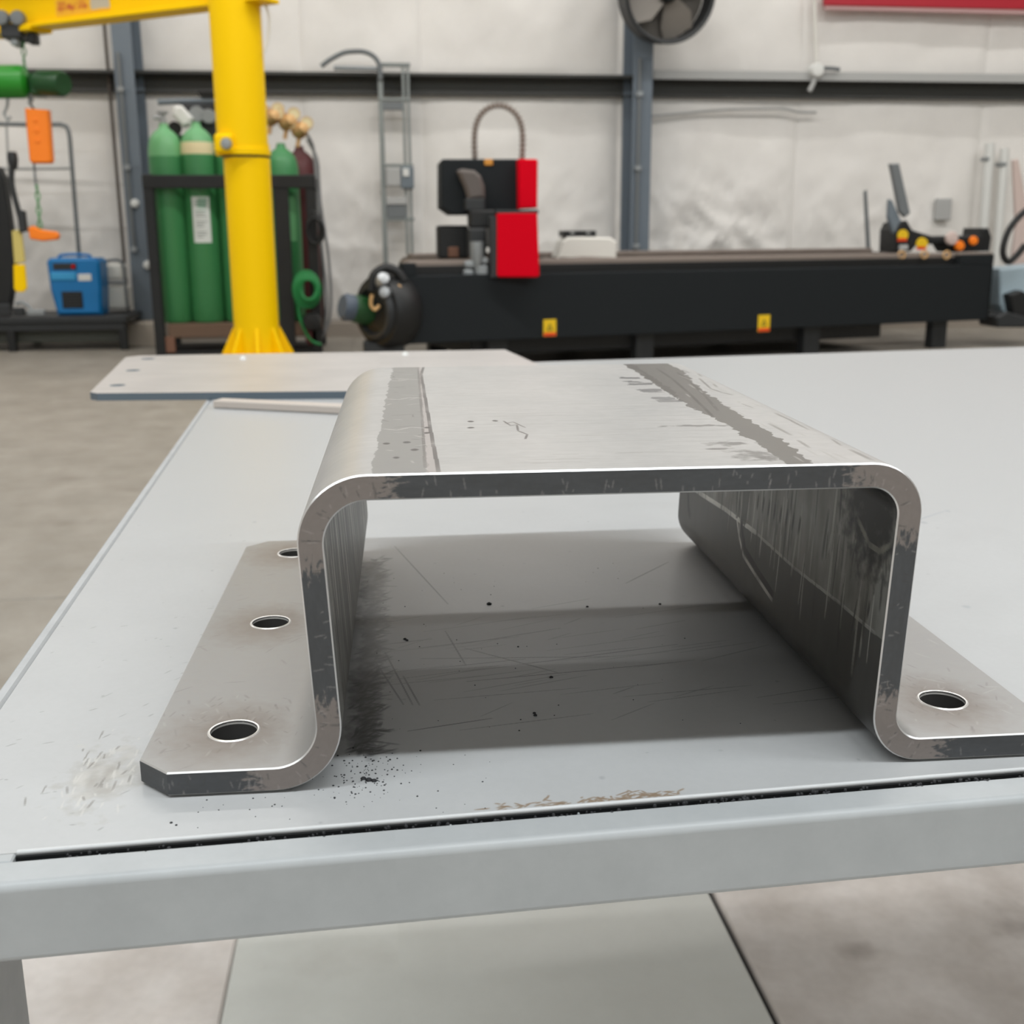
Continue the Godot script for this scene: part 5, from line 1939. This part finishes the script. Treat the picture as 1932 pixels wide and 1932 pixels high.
	run(g, M.brass, [[738, 545], [752, 540], [760, 552]], d - 0.15, 0.012, 7)
	part("brass_pipe", g, o)
	g = Geo.new()
	run(g, M.black, [[700, 548], [706, 520], [726, 506], [748, 512], [762, 530]], d - 0.1, 0.03, 9)
	part("hose", g, o)
	g = Geo.new()
	g.box(M.dark, Vector3(c.x - 0.16, 0.0, -d - 0.10), Vector3(c.x + 0.10, c.y - R * 0.8, -d + 0.06), 0.01)
	part("stand", g, o)
	g = Geo.new()
	face(g, M.pinkish, 750, 566, 763, 592, d - 0.08, 0.05, 0.01)
	part("valve_block", g, o)

# ------------------------------------------------------------------ what lies on the machine bed and at the right edge
func machine_things() -> void:
	var d := 8.35
	var o := thing("cream_carton", "cream-coloured carton standing on the bed right of the red gantry", "carton", at(1092, 487, d))
	var g := Geo.new()
	post_poly(g, M.offwhite, [[1062, 455], [1072, 447], [1152, 448], [1164, 456], [1163, 490], [1050, 490]], d, 0.3, 0.012)
	part("body", g, o)
	o = thing("black_case", "flat black case lying on top of the cream carton", "case", at(1094, 447, d))
	g = Geo.new()
	face(g, M.black, 1063, 435, 1125, 446.5, d + 0.03, 0.22, 0.006)
	part("body", g, o)
	g = Geo.new()
	face(g, M.lip, 1076, 438, 1084, 441, d + 0.027, 0.01, 0.001)
	face(g, M.lip, 1106, 438, 1114, 441, d + 0.027, 0.01, 0.001)
	part("latch", g, o)
	o = thing("scrap_mound", "low brown heap of cut scrap on the bed behind the red gantry", "scrap", at(1150, 492, 8.2))
	g = Geo.new()
	post_poly(g, M.rim, [[1022, 496], [1036, 487], [1070, 489], [1110, 485], [1150, 487], [1196, 491], [1240, 496]], 8.1, 0.25, 0.01)
	part("heap", g, o)
	# upright bar
	o = thing("upright_bar", "thin grey bar standing upright behind the right half of the machine bed", "bar", at(1637, 472, 9.9))
	g = Geo.new()
	post_poly(g, M.pipe, [[1631, 361], [1636, 358], [1643, 470], [1636, 471]], 9.95, 0.03, 0.004)
	part("bar", g, o)
	# ironworker-like machine on the bed
	d = 8.75
	o = thing("lever_machine", "small black machine with a raised grey lever arm on the right end of the bed", "machine", at(1760, 476, d))
	g = Geo.new()
	post_poly(g, M.pipe, [[1680, 309], [1697, 308], [1718, 402], [1708, 410], [1698, 400]], d, 0.05, 0.008)
	part("lever_arm", g, o)
	g = Geo.new()
	post_poly(g, M.slate, [[1678, 376], [1684, 378], [1704, 424], [1702, 440], [1686, 440], [1676, 410]], d + 0.03, 0.05, 0.008)
	part("side_plate", g, o)
	g = Geo.new()
	post_poly(g, M.black, [[1690, 434], [1697, 420], [1712, 416], [1722, 434], [1760, 446], [1850, 444], [1852, 430], [1866, 430], [1872, 448], [1868, 474], [1800, 476], [1790, 460], [1730, 462], [1720, 474], [1688, 476]], d + 0.02, 0.3, 0.012)
	part("body", g, o)
	for q in [[1703, 444, 11], [1739, 460, 12]]:
		g = Geo.new()
		g.lathe(M.sticker_yellow, [Vector2(0.001, 0.01), Vector2(mm(q[2], d) * 0.95, 0.01), Vector2(mm(q[2], d), 0.0)], at(q[0], q[1], d + 0.01), 20, Vector3.BACK)
		g.prism(M.sticker_red, PackedVector2Array([Vector2(at(q[0] - 9, q[1], d).x, at(q[0], q[1] + 11, d).y), Vector2(at(q[0] + 9, q[1], d).x, at(q[0], q[1] + 11, d).y), Vector2(at(q[0] + 7, q[1], d).x, at(q[0], q[1] + 5, d).y), Vector2(at(q[0] - 7, q[1], d).x, at(q[0], q[1] + 5, d).y)]), -d - 0.01, -d + 0.004, 0.0)
		part("warning_disc", g, o, "round yellow warning disc with red foot")
	for q in [[1810, 464, 10], [1836, 454, 9]]:
		g = Geo.new()
		g.lathe(M.orange, [Vector2(0.001, 0.025), Vector2(mm(q[2], d) * 0.8, 0.022), Vector2(mm(q[2], d), 0.0)], at(q[0], q[1], d - 0.01), 18, Vector3.BACK)
		part("orange_knob", g, o, "orange knob")
	g = Geo.new()
	g.lathe(M.pinkish, [Vector2(0.001, 0.03), Vector2(0.045, 0.025), Vector2(0.055, 0.0)], at(1795, 450, d), 16, Vector3.BACK)
	part("pale_cap", g, o)
	g = Geo.new()
	face(g, M.lip, 1698, 462, 1714, 473, d - 0.005, 0.03, 0.008)
	part("pale_foot", g, o)
	for q in [[1701, 481], [1744, 480], [1786, 481]]:
		var w := at(q[0], q[1], 8.36)
		o = thing("steel_ring", ["small steel ring on the rim of the bed, leftmost of three", "small steel ring on the rim of the bed, middle of three", "small steel ring on the rim of the bed, rightmost of three"][[1701, 1744, 1786].find(q[0])], "ring", w, "steel rings on the bed rim")
		g = Geo.new()
		var pts := []
		for i in 17:
			pts.append(w + Vector3(cos(TAU * i / 16) * 0.026, sin(TAU * i / 16) * 0.026, 0))
		g.tube(M.brass, pts, 0.008, 7, false)
		part("ring", g, o)
	# right edge
	d = 8.5
	o = thing("black_hose", "thick black hose looping down at the right edge of the frame", "hose", at(1900, 495, d))
	g = Geo.new()
	run(g, M.black, [[1960, 380], [1930, 402], [1906, 430], [1894, 460], [1893, 482], [1903, 494], [1920, 480], [1934, 462]], d, 0.024, 10)
	part("hose", g, o)
	o = thing("tan_board", "pale tan board leaning at the right edge of the frame", "board", at(1925, 520, d + 0.2))
	g = Geo.new()
	post_poly(g, M.pinkish, [[1912, 302], [1922, 300], [1940, 400], [1990, 400], [1990, 530], [1906, 520], [1918, 430]], d + 0.5, 0.04, 0.006)
	part("board", g, o)
	o = thing("blue_crate", "pale blue-grey plastic crate at the right end of the machine bed", "crate", at(1915, 590, d + 0.2))
	g = Geo.new()
	post_poly(g, M.paleblue, [[1886, 508], [1980, 498], [1980, 604], [1900, 604], [1888, 575]], d + 0.1, 0.3, 0.012)
	part("body", g, o)
	o = thing("floor_jack", "dark piece of equipment on the floor right of the machine bed", "equipment", at(1905, 615, d + 0.05))
	g = Geo.new()
	post_poly(g, M.black, [[1905, 556], [1928, 548], [1950, 560], [1950, 606], [1914, 602]], d + 0.0, 0.2, 0.012)
	part("body", g, o)
	g = Geo.new()
	post_poly(g, M.dark, [[1880, 598], [1900, 588], [1945, 600], [1945, 618], [1884, 618]], d - 0.05, 0.3, 0.012)
	part("base", g, o)
